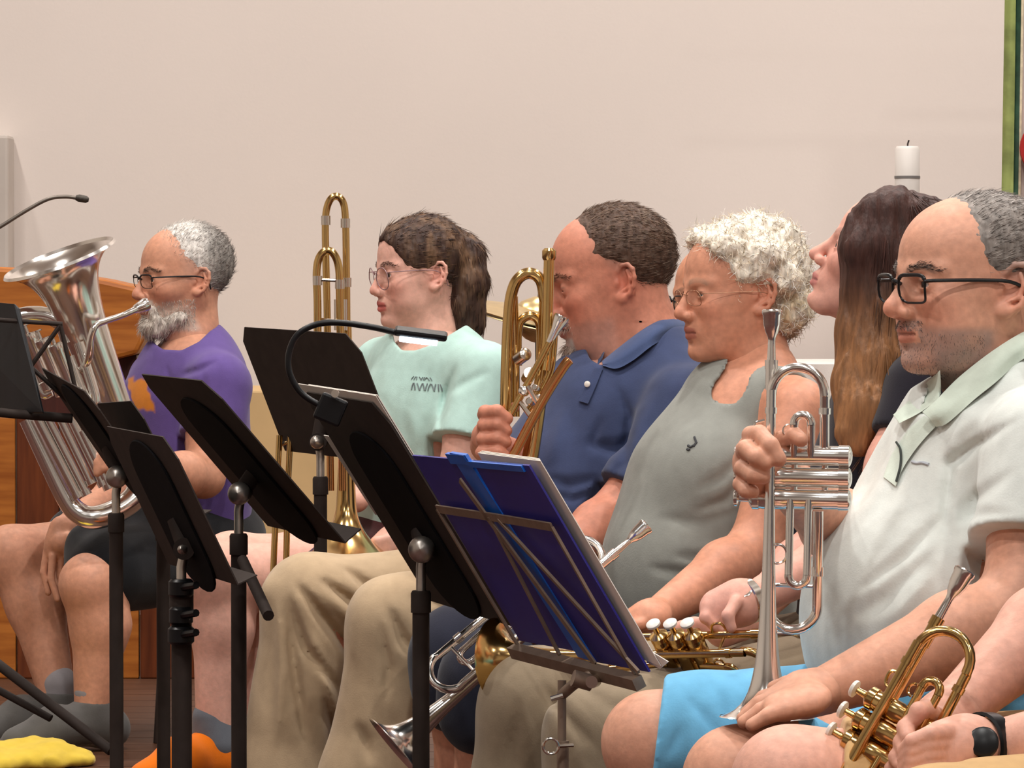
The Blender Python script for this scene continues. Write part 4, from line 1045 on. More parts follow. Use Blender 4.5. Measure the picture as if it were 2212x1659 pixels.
# folding stand at the far left with a black folder
sd = 7.9
fs = empty('folding_music_stand', tuple(P(-60, 900, sd) * np.array([1, 1, 0]))); tag(fs, 'black folding music stand at the left edge, half out of view', 'music stand'); T = Matrix.Translation(-fs.location)
p_ = lambda x, y, dd=0: P(x, y, sd + dd)
for pts_ in ([(-20, 690), (135, 700)], [(132, 700), (66, 792)], [(130, 700), (162, 836)], [(66, 792), (162, 880)]):
    Geo().tube([p_(x, y) for x, y in pts_], .0042, 8).obj('wire_arm', BLACKM, fs, M=T)
Geo().tube([p_(-120, 880), p_(20, 893), p_(156, 904)], .009, 10).obj('lower_ledge', BLACKM, fs, M=T)
Geo().tube([p_(-60, 900), p_(-60, 900) * np.array([1, 1, 0]) + np.array([0, 0, .02])], .010, 12).obj('pole', BLACKM, fs, M=T)
fz = p_(-60, 900) * np.array([1, 1, 0])
Geo().tube([P(-60, 1392, sd), P(240, 1622, 7.75)], .0095, 10).obj('leg', BLACKM, fs, M=T)
Geo().tube([P(-60, 1460, sd), P(110, 1552, 7.85)], .007, 10).obj('leg_strut', BLACKM, fs, M=T)
for a in (2.4, 4.4): Geo().tube([fz + np.array([0, 0, .3]), fz + np.array([.3 * math.cos(a), .3 * math.sin(a), .01])], .009, 10).obj('leg', BLACKM, fs, M=T)
bf = empty('black_folder', tuple(p_(0, 780))); tag(bf, 'black music folder on the folding stand at the left edge', 'folder'); T = Matrix.Translation(-bf.location)
nn = np.array([-.35, -.9, .2])
Geo().slab([P(-160, 640, sd + .3), P(30, 656, sd), P(40, 666, sd), P(92, 892, sd - .06), P(-90, 890, sd + .26)], nn, -.008).obj('cover', plain('black_vinyl', srgb(26, 28, 32), .5, var=(.15, 15)), bf, smooth=False, M=T, bevel=.002)
# ------------------------------------------------------------------ people
def crease(F, pts, d, w, amp, dr=.14):
    """press a fold line (pixels, at distance d) into a garment; negative amp raises a ridge"""
    Q = np.array(pts, np.float32); cs = np.array([P(x, y, d + s) for x, y in pts for s in (-dr, dr)])
    f32 = np.float32
    def fn(p):
        v = p - A3(CAMP); dep = v @ A3(FWD); X = 1106 + f32(FPX) * (v @ A3(RGT)) / dep; Y = 829.5 - f32(FPX) * (v @ A3(UPV)) / dep
        best = np.full(X.shape, 1e9, np.float32); tg = np.zeros(X.shape, np.float32); ns = len(Q) - 1
        for k, ((ax_, ay_), (bx, by)) in enumerate(zip(Q[:-1], Q[1:])):
            ux, uy = bx - ax_, by - ay_; t = np.clip(((X - ax_) * ux + (Y - ay_) * uy) / (ux * ux + uy * uy), 0, 1)
            g = (k + t) / ns; tap = w * (.45 + .55 * np.sin(np.pi * np.clip(g, .03, .97)))
            e = ((X - ax_ - t * ux) ** 2 + (Y - ay_ - t * uy) ** 2) / (tap * tap); u = e < best
            best = np.where(u, e, best); tg = np.where(u, g, tg)
        return amp * np.exp(-best) * np.sin(np.pi * np.clip(tg, .01, .99)) ** .8 * np.clip(1.3 - 1.3 * np.abs(dep - d) / dr, 0, 1)
    m = w * d / FPX
    F.disp(fn, cs.min(0) - m * 2, cs.max(0) + m * 2); return F
def cut_poly(F, poly, d, dr=.25, k=.004):
    """cut a garment's opening: everything of it that lies inside the outline (pixels) near distance d"""
    Q = np.array(poly, np.float32); f32 = np.float32; cs = np.array([P(x, y, d + s_) for x, y in poly for s_ in (-dr, dr)])
    def fn(p):
        v = p - A3(CAMP); dep = v @ A3(FWD); X = 1106 + f32(FPX) * (v @ A3(RGT)) / dep; Y = 829.5 - f32(FPX) * (v @ A3(UPV)) / dep
        best = np.full(X.shape, 1e9, np.float32); ins = np.zeros(X.shape, bool)
        for i in range(len(Q)):
            ax_, ay_ = Q[i]; bx, by = Q[(i + 1) % len(Q)]; ux, uy = bx - ax_, by - ay_
            t = np.clip(((X - ax_) * ux + (Y - ay_) * uy) / (ux * ux + uy * uy), 0, 1)
            best = np.minimum(best, (X - ax_ - t * ux) ** 2 + (Y - ay_ - t * uy) ** 2)
            c = ((ay_ > Y) != (by > Y)); ins ^= c & (X < (bx - ax_) * (Y - ay_) / (by - ay_ + 1e-9) + ax_)
        sd = np.sqrt(best) * np.where(ins, -1, 1) * f32(d / FPX)
        return np.maximum(sd, np.abs(dep - d) - dr)
    F._push('s', fn, cs.min(0), cs.max(0), k); return F
def arm(F, s, e, w, rs=.052, re=.040, rw=.027, k=.02):
    s, e, w = map(np.array, (s, e, w))
    F.cone(s, s * .5 + e * .5, rs, (rs + re) / 2 + .003, k); F.cone(s * .5 + e * .5, e, (rs + re) / 2 + .003, re, k)
    m = e * .68 + w * .32; F.cone(e, m, re, re * 1.06, k); F.cone(m, w, re * 1.06, rw, k)
def leg(F, hip, knee, ankle, rh=.088, rk=.058, ra=.038, k=.03):
    hip, knee, ankle = map(np.array, (hip, knee, ankle))
    F.cone(hip, hip * .4 + knee * .6, rh, rk * 1.16, k); F.cone(hip * .4 + knee * .6, knee, rk * 1.16, rk, k)
    sh = ankle - knee; bk = np.array([.018, .012, 0]); m = knee + sh * .34 + bk
    F.cone(knee, m, rk * .95, rk * .96, k); F.cone(m, ankle, rk * .96, ra, k)
def finger(F, pts, d, r0=.0098, r1=.0080, k=.004):
    n = len(pts) - 1
    F.chain([(P(p[0], p[1], d + (p[2] if len(p) > 2 else 0)), r0 + (r1 - r0) * i / n) for i, p in enumerate(pts)], k)
def shoe(name, ankle, toe, color, parent, r=.046, sole=srgb(220, 214, 206)):
    ankle, toe = np.array(ankle), np.array(toe); F = Sdf(.0045)
    heel = ankle + (ankle - toe) * .22; heel[2] = toe[2]
    F.cone(heel + np.array([0, 0, r]), ankle * .5 + toe * .5 + np.array([0, 0, r * .2]), r * .85, r * .95, .03)
    F.cone(ankle * .5 + toe * .5 + np.array([0, 0, r * .1]), toe + np.array([0, 0, r * .55]), r * .95, r * .8, .03)
    F.cone(ankle, heel + np.array([0, 0, r]), r * .9, r * .85, .03)
    F.plane((0, 0, toe[2] - .004), (0, 0, -1), .004); F.plane(ankle + np.array([0, 0, .012]), (0, 0, 1), .004)
    z0 = toe[2] + .016
    return sculpt(name, F, CLOTH, lambda V: mixc(np.tile(np.array(color[:3]), (len(V), 1)), sole, (V[:, 2] < z0) * 1.0), parent)
def shirt_noise(F, a=.0035, s=(9, 9, 5), seed=0.0):
    sv = A3(s); F.disp(lambda p: a * vnoise(p * sv + seed, 1.0) + a * .5 * vnoise(p * sv * 2.3 + seed + 7, 1.0))
def body_axes(yaw):
    y = math.radians(yaw); return np.array([-math.cos(y), -math.sin(y), 0]), np.array([math.sin(y), -math.cos(y), 0])
def torso(F, T, grow=0.0, k=.05):
    """T: list of (a, b, ra, rb, front-normal, flatness)"""
    for (a, b, ra, rb, n, f) in T: F.cone(a, b, ra + grow, rb + grow, k, n=n, f=f)
def chair(label, seat_c, yaw, back=True, mat=None, zs=.36):
    f, l = body_axes(yaw); c = np.array([seat_c[0], seat_c[1], 0]); M = np.eye(4); M[:3, 0] = f; M[:3, 1] = l; M[:3, 2] = (0, 0, 1); M[:3, 3] = c
    root = empty('chair', M=Matrix(M.tolist())); tag(root, label, 'chair', 'chairs under the players')
    mt = plain('chair_vinyl', srgb(46, 34, 32), .6, var=(.1, 20)); fr = plain('chair_steel', srgb(58, 46, 42), .4, .6, var=(.1, 30))
    Geo().box((-.19, -.2, zs - .05), (.19, .2, zs)).obj('seat', mt, root, smooth=False, bevel=.015)
    for sx in (-1, 1):
        for sy in (-1, 1): Geo().tube([(sx * .16, sy * .17, zs - .05), (sx * .19, sy * .19, .0)], .011, 10).obj('leg', fr, root)
    if back: Geo().box((-.25, -.17, zs + .04), (-.225, .17, zs + .2)).obj('backrest', mt, root, smooth=False, bevel=.01); [Geo().tube([(-.17, sy * .14, zs - .03), (-.236, sy * .14, zs + .1)], .010, 8).obj('back_post', fr, root) for sy in (-1, 1)]
    return root
def start(M, hp, neck_to, rn=(.056, .062), h=.0023):
    F = Sdf(h); add_head(F, M, hp)
    F.cone(loc(M, (-.018, 0, -.055)), neck_to, rn[0], rn[1], .03)
    F.cone(loc(M, (.01, 0, -.07)), np.array(neck_to) * .6 + loc(M, (.01, 0, -.07)) * .4, rn[0] * .72, rn[0] * .8, .03)
    return F
GRP = 'members of the brass band'
TINT_D = srgb(205, 138, 104)

# ================================================================= man in the pale polo (right)
def build_F():
    d0 = 5.9; M = head_frame(2103, 614, d0, 25, 0, 0, (1.12, 1.06, 1.02))
    p = lambda x, y, dd=0: P(x, y, d0 + dd)
    f, l = body_axes(28)
    neck = p(2165, 880, .0)
    F = start(M, dict(fat=.007, jowl=.008, nose=1.12, chin=.004, lip=.72, ear=1.15), neck, (.066, .072))
    nf = f * .96 + np.array([0, 0, .25])
    T = [(p(2050, 1500, .02), p(2010, 1330, -.02), .175, .175, f, .95), (p(2010, 1330, -.02), p(2078, 1130), .175, .155, nf, .86), (p(2078, 1130), p(2130, 990), .155, .135, nf, .74),
         (p(2260, 975, -.17), p(2090, 985, .17), .066, .062, None, 1), (p(2190, 880), p(2240, 950, -.12), .055, .06, None, 1), (p(2180, 890, .02), p(2110, 960, .13), .055, .055, None, 1)]
    B = Sdf(.0062); torso(B, T, -.022)
    B.cone(neck, p(2130, 960, -.01), .055, .06, .04)
    sh, el, wr = p(2262, 985, -.19), p(2205, 1325, -.27), p(1780, 1492, -.36)
    arm(B, sh, el, wr, .052, .056, .031)
    sr, er, wrr = p(2090, 1000, .19), p(1860, 1180, .15), p(1690, 1030, -.16); arm(B, sr, er, wrr, .056, .046, .030)
    leg(B, p(2020, 1560, .10), p(1412, 1604, -.02), P(1408, 1660, 5.9) * np.array([1, 1, 0]) + np.array([0.02, 0, .10]), .095, .066)
    leg(B, p(2080, 1610, -.12), p(1592, 1684, -.27), p(1580, 1700, -.3) * np.array([1, 1, 0]) + np.array([0.03, 0, .10]), .095, .066)
    # right hand round the valves
    H = Sdf(.0026); td = 5.60
    H.chain([(wrr, .029), (P(1668, 1012, td + .10), .032), (P(1640, 1000, td + .06), .034)], .02)
    H.ell(P(1632, 1000, td + .045), (.026, .022, .044), .015)
    finger(H, [(1622, 940, .03), (1640, 938, -.005), (1664, 962, -.028), (1682, 992, -.03)], td, .0125, .0105)
    finger(H, [(1608, 972, .03), (1612, 970, -.01), (1634, 988, -.03), (1652, 1000, -.03)], td, .0125, .0105)
    finger(H, [(1604, 1014, .03), (1606, 1012, -.005), (1626, 1026, -.024), (1648, 1030, -.024)], td, .0120, .0100)
    finger(H, [(1604, 1046, .03), (1600, 1046, .0), (1612, 1060, -.014), (1626, 1062, -.014)], td, .0105, .009)
    finger(H, [(1650, 975, .06), (1690, 950, .05), (1716, 940, .03), (1730, 950, .02)], td, .012, .010)
    # left hand resting on the thigh
    hd_ = 5.52
    H.chain([(wr, .031), (P(1736, 1500, hd_), .032)], .02); H.cone(P(1745, 1500, hd_), P(1690, 1512, hd_ - .02), .034, .030, .02, n=(-.2, -.4, 1), f=.55)
    H.cone(P(1740, 1512, hd_ - .05), P(1696, 1524, hd_ - .06), .034, .030, .02, n=(-.2, -.3, 1), f=.6)
    for i, (x0, y0, x1, y1, x2, y2, dd) in enumerate([(1690, 1494, 1650, 1508, 1612, 1540, .03), (1686, 1504, 1642, 1520, 1604, 1552, 0), (1690, 1520, 1645, 1534, 1606, 1560, -.03), (1700, 1534, 1660, 1546, 1624, 1566, -.06)]):
        finger(H, [(x0, y0, dd), (x1, y1, dd), (x2, y2, dd)], hd_ - .02, .0115, .0085)
    finger(H, [(1735, 1490, .03), (1700, 1478, .04), (1672, 1486, .05)], hd_, .012, .0095)
    def beard(x, ay, z, n):
        grey = np.array([.24, .21, .20]); edge = sstep(-.048, -.062, z + .10 * np.clip(ay - .03, 0, 1)) * sstep(.0, .022, x) * (z > -.14)
        mst = .6 * sstep(-.044, -.050, z) * sstep(-.060, -.056, z) * sstep(.032, .024, ay) * (x > .075)
        lipc = (ay < .026) * (x > .08) * (z > -.078) * (z < -.054)
        m = np.maximum(edge * (1 - lipc) * .66, mst * .85) * (.8 + .35 * n); return m, grey
    def scalp(x, ay, z, n): m = sstep(.012, -.008, x - .25 * np.clip(z - .03, 0, 1)) * sstep(-.03, -.005, z) * (1 - np.exp(-((x + .01) ** 2 + (z + .006) ** 2) / .030 ** 2) * (ay > .07)); return m * .75, np.array([.27, .25, .24])
    tint = face_tint(M, srgb(212, 156, 130), lips=srgb(186, 118, 100), red=.45, beard=beard, brow=tuple(srgb(110, 92, 82)[:3]) + (-.001,), scalp=scalp, freckle=.07)
    o = sculpt('person', [F, B, H], SKIN, tint); tag(o, 'man with glasses and grey stubble in a pale green polo shirt', 'person', GRP)
    skin_bv = surf(LAST[0], LAST[1])
    eyebrows(M, o, [srgb(70, 60, 56), srgb(110, 98, 92), srgb(92, 80, 76)], 300)
    GR = [srgb(150, 142, 138), srgb(110, 102, 100), srgb(84, 78, 78)]
    facial_hair('stubble', M, o, lambda x, ay, z: (z < -.058 - .12 * np.clip(ay - .02, 0, 1)) & (x > .022) & (z > -.125) & ~((ay < .027) & (x > .08) & (z > -.078)), 3000, .004, (-.2, 0, -1), GR, w=.0004)
    facial_hair('moustache', M, o, lambda x, ay, z: (z < -.0475) & (z > -.0575 - .12 * ay) & (ay < .029) & (x > .078), 520, .005, lambda q: np.where((inv_loc(M, q)[:, 1] > 0)[:, None], (M[:3, :3] @ np.array([-.3, .8, -.8]))[None], (M[:3, :3] @ np.array([-.3, -.8, -.8]))[None]), [srgb(160, 150, 146), srgb(128, 118, 114), srgb(104, 96, 94)], w=.00045)
    add_eyes(M, o, srgb(70, 62, 50), (0, 0))
    # short grey hair
    C = Sdf(.0028).space(M); C.ell((-.015, 0, .037), (.099, .0815, .0875), .01)
    C.ell((.100, 0, .000), (.094, .12, .087), .01, 's'); C.ell((.0, .085, -.03), (.04, .03, .045), .008, 's'); C.ell((.0, -.085, -.03), (.04, .03, .045), .008, 's')
    C.plane((0, 0, -.050), (.25, 0, -1), .01); C.space(); C.disp(lambda q: .0012 * vnoise(q, 240.0) + .0008 * vnoise(q, 120.0))
    Mf = M[:3, :3]
    fl = lambda q: np.tile(Mf @ np.array([-.5, 0, .2]), (len(q), 1))
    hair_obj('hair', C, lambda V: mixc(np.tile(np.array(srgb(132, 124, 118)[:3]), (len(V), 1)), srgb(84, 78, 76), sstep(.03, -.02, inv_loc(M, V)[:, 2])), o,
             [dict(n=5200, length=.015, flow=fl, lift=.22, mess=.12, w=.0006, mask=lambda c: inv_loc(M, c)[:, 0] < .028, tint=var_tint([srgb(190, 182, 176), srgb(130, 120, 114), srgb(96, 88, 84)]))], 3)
    # polo shirt
    SH = Sdf(.0048); torso(SH, T, .004)
    el_h = sh * .42 + el * .58
    SH.cone(sh + l * .0, el_h, .082, .086, .035); SH.cone(sr, sr * .45 + er * .55, .078, .08, .035)
    SH.cone(p(2180, 925, .0), p(2140, 985), .11, .145, .05, n=f, f=.82)
    shirt_noise(SH, .005, (6, 6, 4)); dd = (el_h - sh) / np.linalg.norm(el_h - sh)
    for pts_, w_, a_ in [([(2020, 1190), (1920, 1290), (1840, 1340)], 22, .012), ([(2040, 1110), (1960, 1200), (1850, 1280)], 16, .010), ([(2020, 1230), (1960, 1300), (1900, 1360)], 16, -.006),
                         ([(2210, 900), (2110, 960), (2055, 1000), (2045, 1100), (2042, 1190)], 13, .013), ([(2200, 1010), (2110, 1080), (2060, 1110)], 16, .008), ([(2200, 1110), (2100, 1110), (2060, 1130)], 14, .007),
                         ([(1925, 930), (1880, 1040), (1840, 1120)], 12, .009), ([(1990, 950), (1930, 1060), (1880, 1150)], 18, .006), ([(2140, 870), (2060, 940), (2040, 1000)], 14, -.006)]:
        crease(SH, pts_, d0 - .14, w_, a_, .26)
    SH.hem(el_h, dd, .100, .2); er_h = sr * .45 + er * .55; SH.hem(er_h, er - sr, .095, .2)
    SH.plane(p(1800, 1456, 0), (-.10, 0, -1), .01)
    # open neck and placket
    SH.cone(loc(M, (-.02, 0, -.08)), p(2160, 830, -.0), .072, .076, .012, 's'); cut_poly(SH, [(2420, 720), (2262, 728), (2212, 745), (2125, 808), (2050, 872), (2010, 897), (1990, 890), (2004, 850), (2030, 780), (2060, 600), (2420, 560)], d0, .24)
    WHT = np.array(srgb(214, 219, 214)[:3])
    s_ = sculpt('polo_shirt', SH, CLOTH, WHT, o)
    bs, bb = surf(LAST[2], LAST[3]), skin_bv
    up = [p(2320, 690, .02), p(2262, 700, -.05)] + [drape(bb, x, y, d0 - .08, .010) for x, y in ((2212, 716), (2145, 757), (2073, 813), (2020, 866), (1992, 890))]
    lo_ = [drape(bs, x, y, d0 - .15, .005) for x, y in ((2340, 740), (2280, 752), (2212, 774), (2150, 826), (2105, 862), (2047, 913), (2022, 922))]
    MINT = srgb(204, 216, 202)
    band('collar', up, lo_, CLOTH, s_, .005, .010, color=MINT)
    far_u = [drape(bb, 2030, 800, d0, .006), drape(bb, 2010, 824, d0, .006) + np.array([-.004, 0, 0]), p(1972, 858, .0), p(1929, 896, -.02)]
    far_l = [drape(bb, 2032, 850, d0 - .05, .004), drape(bb, 2020, 866, d0 - .06, .004), p(1985, 892, -.05), p(1942, 914, -.045)]
    band('collar', far_u, far_l, CLOTH, s_, .005, .003, color=MINT)
    pl1 = [drape(bs, x, y, d0 - .12, .004) for x, y in ((1996, 898), (1964, 926), (1944, 954), (1922, 990), (1908, 1030))]; pl2 = [drape(bs, x, y, d0 - .12, .004) for x, y in ((2024, 918), (1996, 948), (1972, 978), (1950, 1012), (1934, 1050))]
    band('placket', pl1, pl2, CLOTH, s_, .003, .001, color=srgb(206, 218, 206))
    Geo().tube(smooth_path([drape(bs, x, y, d0 - .15, .009) for x, y in ((1936, 955), (1945, 972), (1945, 1005), (1936, 1040))], 6), .0017, 6).obj('cord', plain('dark_cord', srgb(40, 48, 44), .7, var=(.1, 60)), s_)
    Geo().tube(smooth_path([drape(bs, x, y, d0 - .15, .0015) for x, y in ((1970, 997), (1980, 1000), (1992, 999), (2006, 1003))], 4), .0022, 6).obj('chest_logo', plain('pale_stitching', srgb(186, 192, 200), .8, var=(.1, 60)), s_)
    # light blue shorts
    S_ = Sdf(.0045)
    S_.cone(p(2050, 1560, .10), p(1500, 1588, .0), .105, .082, .03); S_.cone(p(1500, 1588, 0), p(1380, 1604, -.02), .082, .084, .03)
    S_.cone(p(2090, 1610, -.12), p(1740, 1668, -.22), .105, .086, .03); S_.ell(p(2070, 1560, 0), (.17, .19, .10), .04)
    shirt_noise(S_, .004, (8, 8, 8), 3.0)
    for pts_, w_, a_ in [([(1480, 1500), (1540, 1570), (1600, 1640)], 14, .006), ([(1560, 1490), (1590, 1560), (1640, 1600)], 14, .005), ([(1440, 1640), (1480, 1560)], 10, .004)]: crease(S_, pts_, d0 - .1, w_, a_, .2)
    S_.hem(p(1418, 1604, -.02), (-1, .05, .12), .13, .3); S_.hem(p(1716, 1668, -.22), (-1, -.1, -.05), .10, .4)
    sculpt('shorts', S_, CLOTH, srgb(112, 182, 222), o)
    eyeglasses(M, 'black rectangular eyeglasses on the man in the pale polo', BLACKG, 'rect', r=.0016, w=.0255, hh=.0185, x=.109, zc=-.006, yc=.033, top=.0026)
    for (kx, ky, dd, fx) in ((1412, 1604, -.02, 0), (1592, 1684, -.27, 0)):
        a = p(kx + 20, ky, dd); shoe('shoe', (a[0], a[1], .09), (a[0] - .17, a[1] - .05, .0), srgb(90, 88, 86), o)
    chair('dark chair under the man in the pale polo', p(2090, 1560, .02), 28)
build_F()

# ================================================================= woman in black with long brown hair
def build_E():
    d0 = 6.75; M = head_frame(1914, 574, d0, -4, 23, 0, (.95, .92, .94)); p = lambda x, y, dd=0: P(x, y, d0 + dd)
    f, l = body_axes(18); neck = p(1958, 770, 0)
    F = start(M, dict(nose=.92, nose_up=.004, nose_l=.002, lip=.8, jaw=.92, brow=.75), neck, (.046, .052))
    T = [(p(1880, 1400), p(1890, 1180), .15, .13, f, .75), (p(1890, 1180), p(1950, 960), .13, .145, f, .72), (p(1950, 960), p(1960, 850), .14, .11, f, .7), (p(2000, 845, -.13), p(1890, 840, .13), .05, .05, None, 1), (p(1960, 790), p(1960, 860), .05, .1, None, 1)]
    B = Sdf(.006); torso(B, T, -.012)
    sh, el, wr = p(1996, 852, -.15), p(1878, 1160, -.22), p(1625, 1296, -.32); arm(B, sh, el, wr, .046, .038, .026)
    sr, er, wrr = p(1890, 860, .15), p(1780, 1160, .10), p(1600, 1350, -.15); arm(B, sr, er, wrr, .045, .036, .025)
    leg(B, p(1860, 1440, .08), p(1150, 1530, -.22), p(1120, 1800, -.2) * np.array([1, 1, 0]) + np.array([0, 0, .1]), .085, .058)
    leg(B, p(1900, 1480, -.1), p(1290, 1590, -.36), p(1260, 1800, -.4) * np.array([1, 1, 0]) + np.array([0, 0, .1]), .085, .058)
    H = Sdf(.003); hd_ = 6.42
    H.chain([(wr, .026), (P(1600, 1305, hd_), .029)], .02); H.cone(P(1598, 1300, hd_), P(1556, 1316, hd_), .034, .032, .02, n=(.2, -1, .3), f=.7)
    finger(H, [(1560, 1296), (1530, 1310, -.01), (1524, 1334, -.02), (1540, 1346, -.02)], hd_, .0105, .0085); finger(H, [(1556, 1318), (1534, 1336, -.01), (1545, 1356, -.02)], hd_, .0105, .0085)
    finger(H, [(1566, 1334), (1552, 1352, -.01), (1566, 1364, -.02)], hd_, .010, .008); finger(H, [(1590, 1300, -.03), (1572, 1330, -.05), (1580, 1356, -.05)], hd_, .0105, .008)
    H.chain([(wrr, .025), (P(1560, 1362, 6.52), .026)], .02)
    for i in range(4): finger(H, [(1560 - i * 2, 1352 + i * 6, .02), (1500 - i * 4, 1346 + i * 5, 0), (1470 - i * 3, 1352 + i * 6, -.01)], 6.50, .0105, .0085)
    tint = face_tint(M, srgb(222, 164, 146), lips=srgb(196, 120, 116), red=.3, brow=tuple(srgb(70, 46, 40)[:3]) + (.0,))
    o = sculpt('person', [F, B, H], SKIN, tint); tag(o, 'woman with long brown hair in a black top, head tilted back', 'person', GRP)
    add_eyes(M, o, srgb(70, 50, 40))
    C = Sdf(.003).space(M); C.ell((-.018, 0, .040), (.101, .084, .090), .01); C.ell((.028, 0, .038), (.0725, .0705, .0765), .01); C.ell((.118, 0, .0), (.095, .13, .125), .008, 's'); C.plane((0, 0, -.03), (.1, 0, -1), .02); C.space()
    for pts_ in ([(1885, 470, -.065, .036), (1872, 540, -.075, .040), (1868, 620, -.075, .034), (1856, 720, -.08, .034), (1850, 830, -.10, .036), (1838, 930, -.13, .026)],
                 [(1930, 470, -.055, .05), (1930, 560, -.06, .055), (1910, 660, -.07, .05), (1890, 780, -.09, .048), (1872, 880, -.12, .038), (1850, 960, -.14, .02)],
                 [(1990, 500, .0, .055), (1996, 600, .02, .06), (1980, 720, .02, .06), (1950, 820, .0, .05), (1920, 900, -.05, .035)]):
        C.chain([(p(x, y, dd), r) for x, y, dd, r in pts_], .02)
    C.disp(lambda q: .0035 * vnoise(q * A3((1, 1, .12)), 120.0) + .004 * vnoise(q * A3((1, 1, .15)), 50.0))
    top, mid = np.array(srgb(66, 40, 34)[:3]), np.array(srgb(140, 96, 60)[:3])
    col = lambda V: mixc(np.tile(top, (len(V), 1)), mid, sstep(p(0, 560)[2], p(0, 800)[2], V[:, 2]))
    hair_obj('hair', C, col, o, [dict(n=3500, length=.06, flow=(-.05, 0, -1), lift=.0, mess=.03, w=.0009, mask=lambda c: (c[:, 0] > p(1880, 0)[0]) & ((c[:, 2] < p(0, 480)[2]) | (c[:, 0] > p(1950, 0)[0])), tint=lambda r, g: col(r) * (1 + .3 * g.normal(0, 1, (len(r), 1))))], 5)
    SH = Sdf(.005); torso(SH, T, .004); SH.cone(sh, sh * .55 + el * .45, .062, .060, .03); SH.hem(sh * .66 + el * .34, el - sh, .075, .2); SH.cone(sr, sr * .5 + er * .5, .064, .062, .03); SH.cone(neck + np.array([0, 0, .01]), neck - np.array([0, 0, .1]), .058, .058, .01, 's')
    shirt_noise(SH, .003); SH.plane(p(1890, 1420), (0, 0, -1), .01); sculpt('black_top', SH, CLOTH, srgb(30, 27, 36), o)
    PT = Sdf(.0055)
    PT.cone(p(1870, 1440, .08), p(1160, 1528, -.20), .108, .082, .04); PT.cone(p(1160, 1528, -.20), p(1110, 1800, -.18), .082, .084, .04)
    PT.cone(p(1900, 1480, -.1), p(1296, 1590, -.36), .106, .080, .04); PT.cone(p(1296, 1590, -.36), p(1270, 1820, -.38), .080, .082, .04)
    PT.cone(p(1110, 1800, -.18), p(1110, 1800, -.18) * np.array([1, 1, 0]) + np.array([0, 0, .08]), .084, .09, .04); PT.cone(p(1270, 1820, -.38), p(1270, 1820, -.38) * np.array([1, 1, 0]) + np.array([0, 0, .08]), .082, .09, .04)
    shirt_noise(PT, .005, (8, 8, 4), 5.0)
    for pts_, w_, a_ in [([(1180, 1480), (1230, 1560), (1290, 1620)], 16, .010), ([(1130, 1500), (1110, 1600), (1100, 1700)], 14, .008), ([(1230, 1470), (1320, 1530), (1420, 1540)], 18, .008)]: crease(PT, pts_, d0 - .3, w_, a_, .25)
    sculpt('trousers', PT, CLOTH, srgb(146, 130, 108), o)
    for kx, dd in ((1110, -.18), (1270, -.38)):
        a = p(kx, 1800, dd); shoe('shoe', (a[0], a[1], .09), (a[0] - .16, a[1] - .05, 0), srgb(40, 38, 40), o)
    # bracelet watch
    wq = empty('wristwatch', tuple(P(1612, 1300, 6.42))); tag(wq, 'silver bracelet watch on the wrist of the woman in black', 'watch')
    T_ = Matrix.Translation(-wq.location); axw = np.array(wr) - P(1600, 1305, hd_)
    Geo().lathe([(-.008, .030), (-.006, .0335), (.006, .0335), (.008, .030)], o=P(1620, 1298, 6.428), ax=axw, seg=28).obj('strap', NICKEL, wq, M=T_)
    Geo().lathe([(0, .013), (.005, .013), (.006, .011)], o=P(1606, 1282, 6.405), ax=(-.1, -.6, .8), seg=20, caps=True).obj('case', NICKEL, wq, M=T_)
    chair('dark chair under the woman in black', p(1900, 1450), 18)
build_E()

